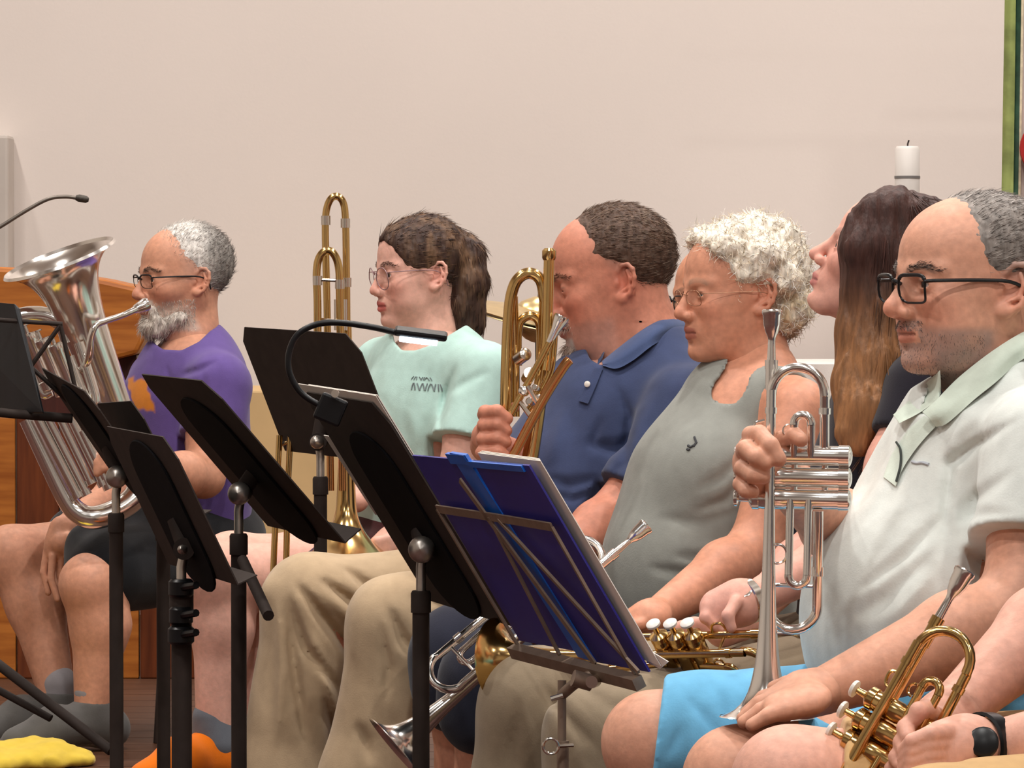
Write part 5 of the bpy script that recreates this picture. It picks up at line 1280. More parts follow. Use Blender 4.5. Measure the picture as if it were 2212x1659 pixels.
# ================================================================= woman in the grey tank top
def build_D():
    d0 = 7.3; M = head_frame(1597, 632, d0, 22, -2, 0, (.98, .95, .97)); p = lambda x, y, dd=0: P(x, y, d0 + dd)
    f, l = body_axes(26); neck = p(1640, 815, .0)
    F = start(M, dict(nose=1.0, lip=.65, fat=.003, jowl=.004, chin=.002, open=.0030, brow=.9), neck, (.053, .062))
    T = [(p(1560, 1380), p(1500, 1230, -.02), .165, .165, f, .84), (p(1500, 1230, -.02), p(1530, 1080), .165, .15, f, .84), (p(1530, 1080), p(1605, 930), .155, .14, f, .80), (p(1500, 1050, .06), p(1545, 1030, -.10), .085, .085, None, 1)]
    Tn = [(p(1720, 880, -.14), p(1510, 880, .15), .048, .046, None, 1), (p(1640, 810), p(1690, 865, -.10), .046, .046, None, 1), (p(1640, 810), p(1560, 865, .09), .046, .044, None, 1)]
    B = Sdf(.005); torso(B, T, -.010); torso(B, Tn, 0, .03); B.cone(p(1640, 830), p(1590, 960, -.03), .08, .11, .04, n=f, f=.7)
    sh, el, wr = p(1728, 892, -.16), p(1632, 1190, -.24), p(1424, 1322, -.42); arm(B, sh, el, wr, .052, .044, .026)
    sr, er, wrr = p(1492, 892, .18), p(1400, 1120, .17), p(1380, 1300, .0); arm(B, sr, er, wrr, .048, .040, .026)
    leg(B, p(1560, 1400, .1), p(990, 1420, -.06), p(985, 1640, -.02) * np.array([1, 1, 0]) + np.array([0.0, 0, .10]), .09, .06)
    leg(B, p(1600, 1420, -.08), p(1060, 1470, -.22), p(1010, 1640, -.2) * np.array([1, 1, 0]) + np.array([0.0, 0, .10]), .09, .06)
    H = Sdf(.0028); hd_ = 6.83
    H.chain([(wr, .026), (P(1400, 1332, hd_), .027)], .02); H.cone(P(1408, 1330, hd_), P(1376, 1338, hd_), .030, .026, .02, n=(0, -.3, 1), f=.6)
    for i, (dy, dd) in enumerate([(0, .03), (4, .01), (9, -.01), (14, -.03)]): finger(H, [(1384, 1334 + dy, dd), (1362, 1338 + dy, dd), (1348, 1352 + dy, dd)], hd_, .0102, .0082)
    tint = face_tint(M, srgb(208, 146, 118), lips=srgb(168, 96, 84), red=.3, brow=tuple(srgb(150, 122, 104)[:3]) + (.0,), freckle=.08)
    o = sculpt('person', [F, B, H], SKIN, tint); tag(o, 'woman with short curly white hair in a grey tank top', 'person', GRP)
    add_eyes(M, o, srgb(86, 84, 80))
    C = Sdf(.003).space(M); C.ell((-.020, 0, .042), (.104, .090, .090), .01); C.ell((-.066, 0, -.02), (.052, .064, .072), .03)
    for (x, y, z, r) in ((.03, .03, .096, .030), (-.03, .02, .104, .034), (-.068, .03, .078, .040), (.050, .045, .08, .026), (.056, -.02, .088, .028), (-.078, .03, .03, .040), (-.075, .045, -.03, .038), (-.02, .075, .065, .030), (-.05, .075, .02, .028)): C.ell((x, y, z), (r,) * 3, .02)
    C.ell((.108, 0, -.010), (.085, .13, .100), .012, 's'); C.ell((.012, .095, -.028), (.052, .032, .052), .010, 's'); C.ell((.012, -.095, -.028), (.052, .032, .052), .010, 's'); C.plane((-.05, 0, -.085), (.2, 0, -1), .02); C.space()
    C.disp(lambda q: .006 * vnoise(q, 62.0) + .003 * vnoise(q, 130.0) + .0015 * vnoise(q, 260.0))
    lc = lambda V: mixc(np.tile(np.array(srgb(240, 230, 214)[:3]), (len(V), 1)), srgb(206, 186, 152), np.clip(.5 + .8 * vnoise(V.astype(np.float32), 70.0), 0, 1) * sstep(.05, -.03, inv_loc(M, V)[:, 2]))
    hair_obj('hair', C, lc, o, [dict(n=4200, length=.017, flow=lambda q: np.random.RandomState(2).normal(0, 1, (len(q), 3)), lift=.45, w=.0008, curl=.55, seg=4, tint=var_tint([srgb(252, 248, 242), srgb(240, 230, 212), srgb(222, 204, 176)]))], 9)
    SH = Sdf(.0048); torso(SH, T, .003); SH.cone(p(1590, 960), p(1700, 850, -.115), .085, .045, .04); SH.cone(p(1580, 960, .03), p(1555, 858, .10), .07, .044, .04)
    SH.cone(sh + np.array([0, 0, .01]), sh * .3 + el * .7, .058, .05, .012, 's'); SH.cone(sr, er, .052, .048, .010, 's')
    SH.cone(p(1650, 790), p(1605, 868, -.06), .066, .058, .01, 's')
    shirt_noise(SH, .0035, (8, 8, 5), 9.0)
    for pts_, w_, a_ in [([(1640, 960), (1560, 1030), (1500, 1060)], 14, .006), ([(1640, 1000), (1570, 1080), (1490, 1110)], 14, .007), ([(1620, 1180), (1540, 1210), (1450, 1200)], 14, .008), ([(1580, 1230), (1480, 1240), (1400, 1225)], 12, .010), ([(1600, 1100), (1520, 1130), (1420, 1120)], 16, .006)]: crease(SH, pts_, d0 - .16, w_, a_, .22)
    SH.plane(p(1560, 1400), (0, 0, -1), .01)
    s_ = sculpt('tank_top', SH, CLOTH, srgb(142, 144, 138), o); bs = surf(LAST[2], LAST[3])
    ink = plain('print_dark', srgb(60, 62, 66), .8, var=(.2, 90))
    for pts_ in (((1500, 944), (1504, 956), (1498, 964)), ((1486, 962), (1492, 966), (1498, 962)), ((1484, 970), (1488, 972), (1490, 970))): Geo().tube([drape(bs, x, y, d0 - .15, .001) for x, y in pts_], .0022, 6).obj('chest_mark', ink, s_)
    Geo().tube(smooth_path([drape(bs, x, y, d0 - .15, .002) for x, y in ((1706, 862), (1718, 850), (1734, 848), (1748, 852))], 5), .0035, 8).obj('armhole_trim', plain('black_trim', srgb(30, 28, 28), .8, var=(.2, 60)), s_)
    S_ = Sdf(.005); S_.cone(p(1570, 1400, .1), p(992, 1420, -.06), .105, .082, .03); S_.cone(p(1600, 1420, -.08), p(1062, 1470, -.22), .105, .082, .03); S_.cone(p(992, 1420, -.06), p(990, 1480, -.06), .082, .084, .03); S_.cone(p(1062, 1470, -.22), p(1052, 1530, -.22), .082, .084, .03)
    shirt_noise(S_, .004, (8, 8, 8), 2.0); sculpt('shorts', S_, CLOTH, srgb(36, 38, 52), o)
    eyeglasses(M, 'thin rimless-looking eyeglasses on the white-haired woman', plain('thin_gold_wire', srgb(170, 130, 104), .35, .8, var=(.1, 60)), 'oval', r=.0007, w=.0225, hh=.0135, x=.105, zc=-.006, yc=.032)
    for kx, dd in ((985, -.02), (1010, -.2)):
        a = p(kx, 1640, dd); shoe('shoe', (a[0], a[1], .09), (a[0] - .15, a[1] - .05, 0), srgb(60, 58, 60), o)
    chair('dark chair under the white-haired woman', p(1580, 1400), 26)
build_D()

# ================================================================= trombonist in the navy polo
def build_C():
    d0 = 7.7; M = head_frame(1322, 604, d0, 6, -12, 0, (1.06, 1.06, 1.06)); p = lambda x, y, dd=0: P(x, y, d0 + dd)
    f, l = body_axes(20); neck = p(1400, 800, 0)
    F = start(M, dict(fat=.006, jowl=.006, nose=1.05, open=.0014, jaw=1.05), neck, (.074, .084)); F.cone(loc(M, (.04, 0, -.085)), p(1352, 800, -.02), .045, .055, .03)
    T = [(p(1240, 1260), p(1235, 1110, -.02), .175, .175, f, .90), (p(1235, 1110, -.02), p(1320, 960), .175, .175, f, .84), (p(1320, 960), p(1390, 860), .175, .15, f, .74), (p(1486, 880, -.17), p(1292, 890, .17), .066, .062, None, 1), (p(1428, 806), p(1478, 856, -.1), .05, .06, None, 1), (p(1420, 806, .02), p(1340, 876, .1), .05, .05, None, 1)]
    B = Sdf(.0062); torso(B, T, -.022)
    sh, el, wr = p(1484, 890, -.20), p(1330, 1118, -.26), p(1218, 1200, -.36); arm(B, sh, el, wr, .048, .046, .031)
    sr, er, wrr = p(1290, 880, .20), p(1165, 1040, .06), p(1052, 962, -.30); arm(B, sr, er, wrr, .056, .044, .030)
    H = Sdf(.0028); td = 7.26
    H.chain([(wrr, .029), (P(1056, 945, td + .06), .03)], .02); H.ell(P(1066, 940, td + .035), (.026, .022, .048), .015)
    for i, (y0, y1, y2, x2) in enumerate([(892, 888, 904, 1104), (920, 916, 930, 1102), (950, 946, 955, 1101), (978, 976, 984, 1098)]):
        finger(H, [(1046, y0 + 4, .03), (1048 - i * 2, y1 + 2, -.012), (1074, y1, -.026), (x2 - 8, y2, -.022)], td, .0122, .0102)
    finger(H, [(1066, 905, .03), (1090, 886, .04), (1112, 880, .04)], td, .0115, .009)
    H.chain([(wr, .030), (P(1190, 1215, 7.32), .033), (P(1160, 1225, 7.3), .03)], .02)
    for i in range(4): finger(H, [(1170, 1212 + i * 9, .02 - .02 * i), (1130, 1220 + i * 9, .02 - .02 * i), (1110, 1236 + i * 8, .02 - .02 * i)], 7.3, .011, .009)
    leg(B, p(1220, 1270, .1), p(670, 1306, -.02), p(640, 1700, .0) * np.array([1, 1, 0]) + np.array([0, 0, .1]), .088, .06); leg(B, p(1260, 1290, -.1), p(856, 1356, -.28), p(800, 1700, -.3) * np.array([1, 1, 0]) + np.array([0, 0, .1]), .088, .06)
    def beard(x, ay, z, n):
        g = np.array([.42, .36, .33]); m = sstep(-.074, -.086, z) * sstep(.055, .066, x) * sstep(.036, .024, ay)
        mst = sstep(-.044, -.050, z) * sstep(-.064, -.058, z) * sstep(.034, .026, ay) * (x > .075)
        st = sstep(-.05, -.07, z) * sstep(.01, .03, x) * .25
        return np.maximum(np.maximum(m, mst * .8), st) * (.85 + .3 * n), g
    def scalp(x, ay, z, n): m = sstep(.020, -.005, x - .3 * np.clip(z - .02, 0, 1)) * sstep(-.03, .015, z) * (1 - np.exp(-((x + .01) ** 2 + (z + .006) ** 2) / .032 ** 2)); return m * .55, np.array([.24, .17, .14])
    tint = face_tint(M, srgb(202, 134, 110), red=.55, beard=beard, brow=tuple(srgb(120, 84, 66)[:3]) + (0,), scalp=scalp, lips=srgb(170, 84, 74), freckle=.08)
    o = sculpt('person', [F, B, H], SKIN, tint); tag(o, 'balding man in a navy polo shirt playing a trombone', 'person', GRP); skin_bv = surf(LAST[0], LAST[1])
    eyebrows(M, o, [srgb(150, 112, 92), srgb(120, 86, 70)], 300)
    add_eyes(M, o, srgb(60, 50, 46), (0, -25))
    G_ = Sdf(.0028).space(M); G_.ell((.083, 0, -.106), (.022, .026, .020), .01); G_.cone((.098, .010, -.054), (.088, .026, -.062), .006, .005, .006); G_.cone((.098, -.010, -.054), (.088, -.026, -.062), .006, .005, .006); G_.space(); G_.disp(lambda q: .002 * vnoise(q, 200.0))
    hair_obj('goatee', G_, srgb(150, 132, 120), o, [dict(n=900, length=.016, flow=(-.3, 0, -1), lift=.4, w=.0006, tint=var_tint([srgb(190, 176, 164), srgb(150, 124, 108), srgb(110, 84, 70)]))], 4)
    C = Sdf(.0028).space(M); C.ell((-.016, 0, .036), (.101, .0815, .0905), .01); C.ell((.108, 0, .005), (.080, .12, .125), .012, 's'); C.ell((.050, .09, .0), (.075, .04, .045), .010, 's'); C.ell((.050, -.09, .0), (.075, .04, .045), .010, 's')
    C.ell((-.004, .085, -.03), (.036, .03, .04), .01, 's'); C.ell((-.004, -.085, -.03), (.036, .03, .04), .01, 's'); C.plane((0, 0, -.045), (.5, 0, -1), .012); C.space(); C.disp(lambda q: .0012 * vnoise(q, 200.0) + .001 * vnoise(q, 90.0))
    Mf = M[:3, :3]
    hair_obj('hair', C, srgb(84, 62, 50), o, [dict(n=5500, length=.014, flow=lambda q: np.tile(Mf @ np.array([-.6, .1, -.1]), (len(q), 1)), lift=.2, mess=.10, mask=lambda c: inv_loc(M, c)[:, 0] < .03, w=.0008, tint=var_tint([srgb(104, 78, 62), srgb(82, 60, 48), srgb(132, 112, 96)]))], 8)
    SH = Sdf(.0048); torso(SH, T, .004); el_h = sh * .22 + el * .78; SH.cone(sh, el_h, .078, .068, .03); SH.cone(sr, sr * .4 + er * .6, .075, .07, .03)
    SH.cone(p(1400, 880), p(1380, 920), .10, .13, .05, n=f, f=.85)
    shirt_noise(SH, .005, (7, 7, 4), 1.0)
    for pts_, w_, a_ in [([(1300, 900), (1280, 960), (1330, 970), (1370, 940)], 14, .010), ([(1330, 830), (1360, 900), (1350, 1000), (1300, 1050)], 12, .009), ([(1180, 1030), (1230, 1050), (1300, 1030)], 14, .008), ([(1190, 1070), (1240, 1080), (1290, 1060)], 12, .008), ([(1220, 880), (1200, 960), (1180, 1010)], 18, -.006), ([(1430, 850), (1410, 950), (1370, 1030)], 16, .005)]: crease(SH, pts_, d0 - .17, w_, a_, .24)
    dd = (el - sh) / np.linalg.norm(el - sh); SH.hem(el_h, dd, .085, .16)
    SH.cone(loc(M, (-.02, 0, -.08)), p(1398, 770, -.0), .072, .074, .012, 's'); cut_poly(SH, [(1500, 700), (1450, 706), (1400, 734), (1350, 768), (1315, 787), (1297, 789), (1274, 776), (1262, 740), (1280, 560), (1500, 560)], d0, .22); SH.plane(p(1240, 1262), (0, 0, -1), .01)
    NAVY = srgb(58, 68, 100)
    s_ = sculpt('polo_shirt', SH, CLOTH, NAVY, o)
    bs, bb = surf(LAST[2], LAST[3]), skin_bv
    up = [p(1470, 688, .02)] + [drape(bb, x, y, d0 - .06, .010) for x, y in ((1444, 690), (1420, 694), (1382, 716), (1332, 754), (1300, 780))]
    lo_ = [p(1492, 712, .0), p(1458, 722, -.06)] + [drape(bs, x, y, d0 - .14, .005) for x, y in ((1410, 746), (1368, 778), (1332, 796), (1302, 790))]
    band('collar', up, lo_, CLOTH, s_, .005, .016, color=srgb(66, 80, 116))
    fu = [drape(bb, 1306, 760, d0, .006), p(1284, 764, .0), p(1262, 782, -.02)]; fl2 = [drape(bb, 1298, 784, d0 - .05, .004), p(1280, 800, -.08), p(1254, 800, -.06)]
    band('collar', fu, fl2, CLOTH, s_, .005, .003, color=srgb(60, 72, 104))
    pl = [drape(bs, x, y, d0 - .15, .003) for x, y in ((1284, 796), (1266, 830), (1250, 866))]; pl2 = [drape(bs, x, y, d0 - .15, .003) for x, y in ((1302, 796), (1286, 836), (1270, 872))]
    band('placket', pl, pl2, CLOTH, s_, .003, .001, color=srgb(54, 64, 96))
    Geo().lathe([(0, .0055), (.002, .0055), (.003, .004)], o=drape(bs, 1269, 830, d0 - .15, .010), ax=(-.4, -.9, .2), seg=16, caps=True).obj('button', PEARL, s_)
    PT = Sdf(.0055)
    PT.cone(p(1230, 1270, .1), p(675, 1304, -.02), .105, .080, .04); PT.cone(p(675, 1304, -.02), p(620, 1700, .0), .080, .088, .04); PT.cone(p(1265, 1290, -.1), p(860, 1354, -.28), .104, .080, .04); PT.cone(p(860, 1354, -.28), p(800, 1700, -.3), .080, .084, .04)
    for a, r in ((p(620, 1700), .088), (p(800, 1700, -.3), .084)): PT.cone(a, a * np.array([1, 1, 0]) + np.array([0, 0, .06]), r, r * 1.02, .04)
    PT.cone(p(650, 1292, -.05), p(592, 1280, -.06), .04, .010, .035)
    shirt_noise(PT, .006, (8, 8, 4), 4.0)
    for pts_, w_, a_, dd_ in [([(690, 1250), (760, 1300), (800, 1340)], 12, .012, -.1), ([(740, 1225), (800, 1270), (850, 1290)], 10, .009, -.1), ([(640, 1260), (720, 1360), (780, 1440)], 14, .016, -.08), ([(625, 1290), (660, 1400), (740, 1500)], 12, .013, -.08), ([(600, 1300), (610, 1450), (600, 1600)], 12, -.008, -.06), ([(622, 1300), (640, 1460), (660, 1620)], 12, .010, -.08),
                              ([(840, 1310), (870, 1380), (900, 1420)], 14, .012, -.36), ([(820, 1340), (840, 1440), (830, 1520)], 10, .006, -.36), ([(700, 1500), (720, 1580), (715, 1650)], 14, .010, -.06), ([(700, 1300), (780, 1390), (800, 1470)], 14, .010, -.1), ([(655, 1340), (690, 1430), (735, 1560)], 14, -.007, -.08), ([(880, 1290), (930, 1300), (1000, 1330)], 12, .006, -.3), ([(770, 1560), (790, 1600), (800, 1655)], 14, .007, -.36)]: crease(PT, pts_, d0 + dd_, w_, a_ * 1.7, .18)
    sculpt('trousers', PT, CLOTH, srgb(184, 160, 130), o)
    for kx, dd_ in ((620, 0), (800, -.3)):
        a = p(kx, 1700, dd_); shoe('shoe', (a[0], a[1], .09), (a[0] - .17, a[1] - .06, 0), srgb(70, 56, 44), o)
    chair('dark chair under the man in the navy polo', p(1260, 1270), 20)
build_C()

# ================================================================= girl in the mint shirt
def build_B():
    d0 = 8.9; M = head_frame(908, 590, d0, 22, -3, 0, (.92, .94, .96)); p = lambda x, y, dd=0: P(x, y, d0 + dd)
    f, l = body_axes(34); neck = p(930, 748, 0)
    F = start(M, dict(nose=.88, lip=1.0, fat=.005, jaw=.97, brow=.75), neck, (.050, .058), .0026)
    T = [(p(900, 1230), p(900, 1060), .155, .14, f, .78), (p(900, 1060), p(920, 900), .145, .15, f, .80), (p(920, 900), p(930, 820), .15, .13, f, .72), (p(1040, 800, -.13), p(835, 790, .13), .052, .052, None, 1), (p(935, 755), p(990, 785, -.06), .048, .05, None, 1), (p(930, 755), p(880, 780, .06), .048, .05, None, 1)]
    B = Sdf(.0062); torso(B, T, -.022)
    sh, el, wr = p(1042, 815, -.14), p(985, 1050, -.2), p(872, 1160, -.34); arm(B, sh, el, wr, .050, .042, .026); sr, er, wrr = p(830, 805, .15), p(790, 1000, .1), p(770, 1080, -.2); arm(B, sr, er, wrr, .046, .040, .026)
    leg(B, p(880, 1240, .08), p(500, 1216, -.10), P(520, 1600, 8.75) * np.array([1, 1, 0]) + np.array([0, 0, .11]), .09, .06); leg(B, p(900, 1260, -.08), p(458, 1240, -.26), P(466, 1600, 8.66) * np.array([1, 1, 0]) + np.array([0, 0, .11]), .09, .062, .04)
    H = Sdf(.003); H.chain([(wr, .026), (P(850, 1172, 8.5), .030)], .02); H.cone(P(850, 1172, 8.5), P(826, 1186, 8.48), .032, .03, .02)
    for i in range(4): finger(H, [(836, 1165 + i * 9, 0), (812, 1170 + i * 9, -.01), (800, 1182 + i * 8, -.01)], 8.46, .0105, .0085)
    tint = face_tint(M, srgb(226, 174, 156), lips=srgb(190, 84, 82), red=.5, brow=tuple(srgb(92, 66, 54)[:3]) + (0,))
    o = sculpt('person', [F, B, H], SKIN, tint); tag(o, 'young woman with glasses and a brown ponytail in a mint T-shirt', 'person', GRP); eyebrows(M, o, [srgb(96, 70, 58), srgb(76, 54, 46)], 300, 0, .007); add_eyes(M, o, srgb(80, 64, 56))
    C = Sdf(.0028).space(M); C.ell((-.014, 0, .037), (.100, .0835, .0895), .01); C.ell((.028, 0, .038), (.0725, .0705, .0765), .01); C.ell((.120, 0, -.022), (.084, .110, .102), .008, 's')
    C.ell((.040, .1, -.052), (.062, .05, .050), .010, 's'); C.ell((.040, -.1, -.052), (.062, .05, .050), .010, 's')
    C.ell((-.006, .09, -.016), (.024, .03, .032), .006, 's'); C.ell((-.006, -.09, -.016), (.024, .03, .032), .006, 's'); C.plane((0, 0, -.055), (.55, 0, -1), .012); C.space()
    C.ell(p(988, 530, .04), (.035, .04, .03), .015); C.chain([(p(985, 524, .04), .026), (p(1008, 552, .03), .038), (p(1008, 610, .02), .044), (p(998, 660, .02), .042), (p(1002, 706, .02), .030), (p(1028, 736, .02), .008)], .015); C.cone(p(1004, 560, .02), p(1026, 700, .02), .03, .02, .02)
    C.disp(lambda q: .003 * vnoise(q * A3((1, 1, .3)), 110.0) + .0015 * vnoise(q * A3((1, 1, .4)), 240.0))
    hair_obj('hair', C, lambda V: mixc(np.tile(np.array(srgb(64, 44, 36)[:3]), (len(V), 1)), srgb(122, 92, 68), np.clip(.15 + .9 * vnoise((V * np.array([1, 1, .35])).astype(np.float32), 60.0), 0, .8)), o,
             [dict(n=3200, length=.024, flow=lambda q: np.where((q[:, 0] > p(975, 0)[0])[:, None], np.array([[.1, 0, -1.]]), np.array([[.9, .15, .1]])), lift=.02, mess=.05, w=.0008, tint=var_tint([srgb(78, 54, 44), srgb(54, 38, 34), srgb(128, 98, 74)]))], 12)
    SH = Sdf(.0048); torso(SH, T, .004); el_h = sh * .40 + el * .60; SH.cone(sh, el_h, .070, .076, .03); SH.cone(sr, sr * .45 + er * .55, .066, .07, .03)
    shirt_noise(SH, .0045, (8, 8, 4), 6.0)
    for pts_, w_, a_ in [([(985, 790), (962, 860), (945, 950)], 10, .010), ([(1060, 800), (1000, 830), (970, 850)], 10, .006), ([(880, 880), (900, 940), (890, 980)], 16, -.005), ([(830, 800), (810, 850), (850, 900)], 12, .005)]: crease(SH, pts_, d0 - .15, w_, a_, .2)
    dd = (el - sh) / np.linalg.norm(el - sh); SH.hem(el_h, dd, .085, .16)
    SH.cone(loc(M, (-.02, 0, -.09)), p(928, 730, -.01), .056, .060, .01, 's'); cut_poly(SH, [(1010, 700), (988, 713), (940, 742), (898, 757), (868, 757), (852, 738), (846, 700), (880, 600), (1010, 600)], d0, .2); SH.plane(p(900, 1140), (0, 0, -1), .008)
    s_ = sculpt('mint_tshirt', SH, CLOTH, srgb(184, 216, 208), o); shirt_vq = LAST[2:4]
    S_ = Sdf(.005); S_.cone(p(880, 1240, .08), p(720, 1232, .0), .105, .095, .03); S_.cone(p(900, 1260, -.08), p(740, 1252, -.16), .105, .095, .03); S_.ell(p(890, 1180), (.15, .13, .10), .04); sculpt('shorts', S_, CLOTH, srgb(66, 26, 28), o)
    eyeglasses(M, 'round thin-framed eyeglasses on the young woman in mint', plain('pale_plastic_frame', srgb(150, 120, 124), .3, .3, var=(.1, 60)), 'round', r=.0011, w=.0255, hh=.0235, x=.108, zc=-.007, yc=.033)
    for ax_, dd_ in ((P(466, 1600, 8.66), 0), (P(530, 1600, 8.75), 0)): shoe('shoe', (ax_[0], ax_[1], .10), (ax_[0] - .13, ax_[1] - .11, 0), srgb(232, 118, 20), o, sole=srgb(60, 56, 60))
    SK = Sdf(.004); a = P(466, 1600, 8.66) * np.array([1, 1, 0]); SK.cone(a + np.array([0, 0, .085]), a + np.array([-.004, 0, .135]), .047, .043, .01); sculpt('sock', SK, CLOTH, srgb(104, 108, 116), o)
    # printed lettering on the chest
    bs = surf(*shirt_vq); rr = random.Random(4); ink = plain('print_grey', srgb(118, 128, 130), .85, var=(.2, 90))
    for row, (y0, hh, n_, x0, x1) in enumerate(((818, 7, 9, 892, 930), (836, 15, 11, 890, 952))):
        for i in range(n_):
            x = x0 + (x1 - x0) * i / (n_ - 1) + rr.uniform(-1.5, 1.5); sl = rr.uniform(-3.5, 3.5)
            Geo().tube([drape(bs, x - sl, y0 - hh / 2 + .06 * (x - 920), 8.75, .0012), drape(bs, x + sl * .3, y0 + .06 * (x - 920), 8.75, .0014), drape(bs, x + sl, y0 + hh / 2 + .06 * (x - 920), 8.75, .0012)], .0013 if row else .0009, 5).obj('print_stroke', ink, s_)
oB = build_B()

# ================================================================= euphonium player in purple
def build_A():
    d0 = 9.7; M = head_frame(397, 602, d0, 25, -2, 0, (1.0, 1.0, 1.0)); p = lambda x, y, dd=0: P(x, y, d0 + dd)
    f, l = body_axes(32); neck = p(418, 765, 0)
    F = start(M, dict(nose=1.05, jaw=.98, open=.004), neck, (.056, .062), .0027)
    T = [(p(410, 1170), p(400, 1020), .165, .16, f, .80), (p(400, 1020), p(400, 890), .16, .165, f, .78), (p(400, 890), p(412, 820), .165, .14, f, .70), (p(474, 826, -.16), p(345, 824, .16), .060, .058, None, 1), (p(425, 790), p(456, 812, -.08), .046, .055, None, 1), (p(420, 792), p(375, 812, .08), .046, .05, None, 1)]
    B = Sdf(.006); torso(B, T, -.022)
    sh, el, wr = p(472, 840, -.17), p(440, 1030, -.22), p(300, 1010, -.44); arm(B, sh, el, wr, .054, .044, .029); sr, er, wrr = p(345, 820, .18), p(300, 1040, .05), p(140, 1140, -.2); arm(B, sr, er, wrr, .052, .042, .028)
    leg(B, p(430, 1190, -.08), p(196, 1262, -.40), P(200, 1520, 9.30), .092, .064, .040); leg(B, p(390, 1180, .10), p(24, 1200, -.14), P(128, 1520, 9.50), .092, .064, .038)
    H = Sdf(.003); hd_ = 9.42; H.chain([(wrr, .028), (P(132, 1170, hd_), .031)], .02); H.cone(P(138, 1146, hd_), P(124, 1184, hd_), .034, .030, .012, n=(.2, -1, 0), f=.5)
    for i, (x0, y0, x1, y1, x2, y2) in enumerate([(102, 1190, 94, 1236, 104, 1280), (114, 1200, 110, 1250, 124, 1294), (132, 1200, 130, 1244, 138, 1274), (146, 1192, 148, 1226, 146, 1252)]): finger(H, [(x0, y0), (x1, y1), (x2, y2)], hd_ - .012 * (i % 2), .0092, .0074, .002)
    finger(H, [(146, 1160), (152, 1200), (146, 1226)], hd_ - .02, .011, .009)
    H.chain([(wr, .028), (P(270, 1000, 9.22), .03), (P(240, 990, 9.2), .028)], .02)
    for i in range(4): finger(H, [(246, 980 + i * 9), (222, 984 + i * 9), (210, 998 + i * 8)], 9.18, .0105, .0085)
    def beard(x, ay, z, n):
        w = np.array([.56, .46, .40]); m = .8 * sstep(-.122, -.108, z) * sstep(-.040, -.075, z + .1 * np.clip(ay - .045, 0, 1)) * sstep(.0, .024, x + .4 * np.clip(-z - .06, 0, 1)) * (z > -.15)
        mst = sstep(-.042, -.048, z) * sstep(.034, .026, ay) * (x > .07) * (z > -.075); lipc = (ay < .020) * (x > .085) * (z > -.077) * (z < -.059)
        return np.maximum(m, mst) * (1 - .9 * lipc) * (.9 + .2 * n), w
    def scalp(x, ay, z, n): m = sstep(.045, .0, x) * sstep(-.02, .0, z) * (1 - np.exp(-((x + .01) ** 2 + (z + .006) ** 2) / .030 ** 2)); return m * .35, np.array([.36, .33, .31])
    tint = face_tint(M, srgb(208, 150, 122), red=.4, beard=beard, brow=tuple(srgb(90, 76, 66)[:3]) + (0,), scalp=scalp, lips=srgb(150, 84, 70), freckle=.06)
    o = sculpt('person', [F, B, H], SKIN, tint); tag(o, 'man with glasses and white beard in a purple T-shirt', 'person', GRP); eyebrows(M, o, [srgb(110, 96, 86), srgb(84, 70, 62)], 300)
    facial_hair('short_beard', M, o, lambda x, ay, z: (z < -.050 - .35 * np.clip(.045 - ay, -1, 0)) & (x > .0) & (z > -.125) & (ay > .02) & (z > -.112), 2600, .007, (-.2, 0, -1), [srgb(226, 218, 208), srgb(196, 184, 172)], w=.0006); add_eyes(M, o, srgb(60, 50, 46))
    G_ = Sdf(.0028).space(M); G_.ell((.070, 0, -.104), (.034, .034, .024), .012); G_.cone((.03, .050, -.085), (.075, .022, -.108), .017, .018, .02); G_.cone((.03, -.050, -.085), (.075, -.022, -.108), .017, .018, .02)
    for s in (-1, 1): G_.cone((.099, s * .008, -.0525), (.086, s * .027, -.064), .0068, .006, .006); G_.cone((.086, s * .027, -.064), (.078, s * .03, -.09), .007, .012, .01)
    G_.space(); G_.disp(lambda q: .0025 * vnoise(q, 170.0))
    hair_obj('beard', G_, srgb(206, 196, 186), o, [dict(n=1800, length=.015, flow=(-.15, 0, -1), lift=.4, w=.0007, tint=var_tint([srgb(226, 218, 208), srgb(196, 184, 172), srgb(160, 146, 134)]))], 4)
    C = Sdf(.0028).space(M); C.ell((-.016, 0, .037), (.101, .081, .0895), .01); C.ell((.112, 0, .005), (.090, .12, .112), .012, 's'); C.ell((.055, .09, .0), (.070, .035, .055), .012, 's'); C.ell((.055, -.09, .0), (.070, .035, .055), .012, 's')
    C.ell((-.004, .088, -.022), (.030, .03, .036), .008, 's'); C.ell((-.004, -.088, -.022), (.030, .03, .036), .008, 's'); C.plane((0, 0, -.04), (.4, 0, -1), .012); C.space(); C.disp(lambda q: .0016 * vnoise(q, 200.0)); Mf = M[:3, :3]
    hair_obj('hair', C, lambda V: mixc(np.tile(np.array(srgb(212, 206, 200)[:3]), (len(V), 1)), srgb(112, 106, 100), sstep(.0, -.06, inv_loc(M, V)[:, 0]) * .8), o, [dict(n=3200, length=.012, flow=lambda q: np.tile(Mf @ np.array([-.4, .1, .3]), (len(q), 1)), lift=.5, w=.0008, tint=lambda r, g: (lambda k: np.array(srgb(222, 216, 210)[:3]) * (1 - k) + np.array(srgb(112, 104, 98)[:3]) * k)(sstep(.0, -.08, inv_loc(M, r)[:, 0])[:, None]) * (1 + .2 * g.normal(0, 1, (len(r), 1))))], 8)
    SH = Sdf(.0045); torso(SH, T, .004); el_h = sh * .45 + el * .55; SH.cone(sh, el_h, .072, .074, .03); SH.cone(sr, sr * .45 + er * .55, .068, .07, .03); shirt_noise(SH, .005, (8, 8, 4), 2.5)
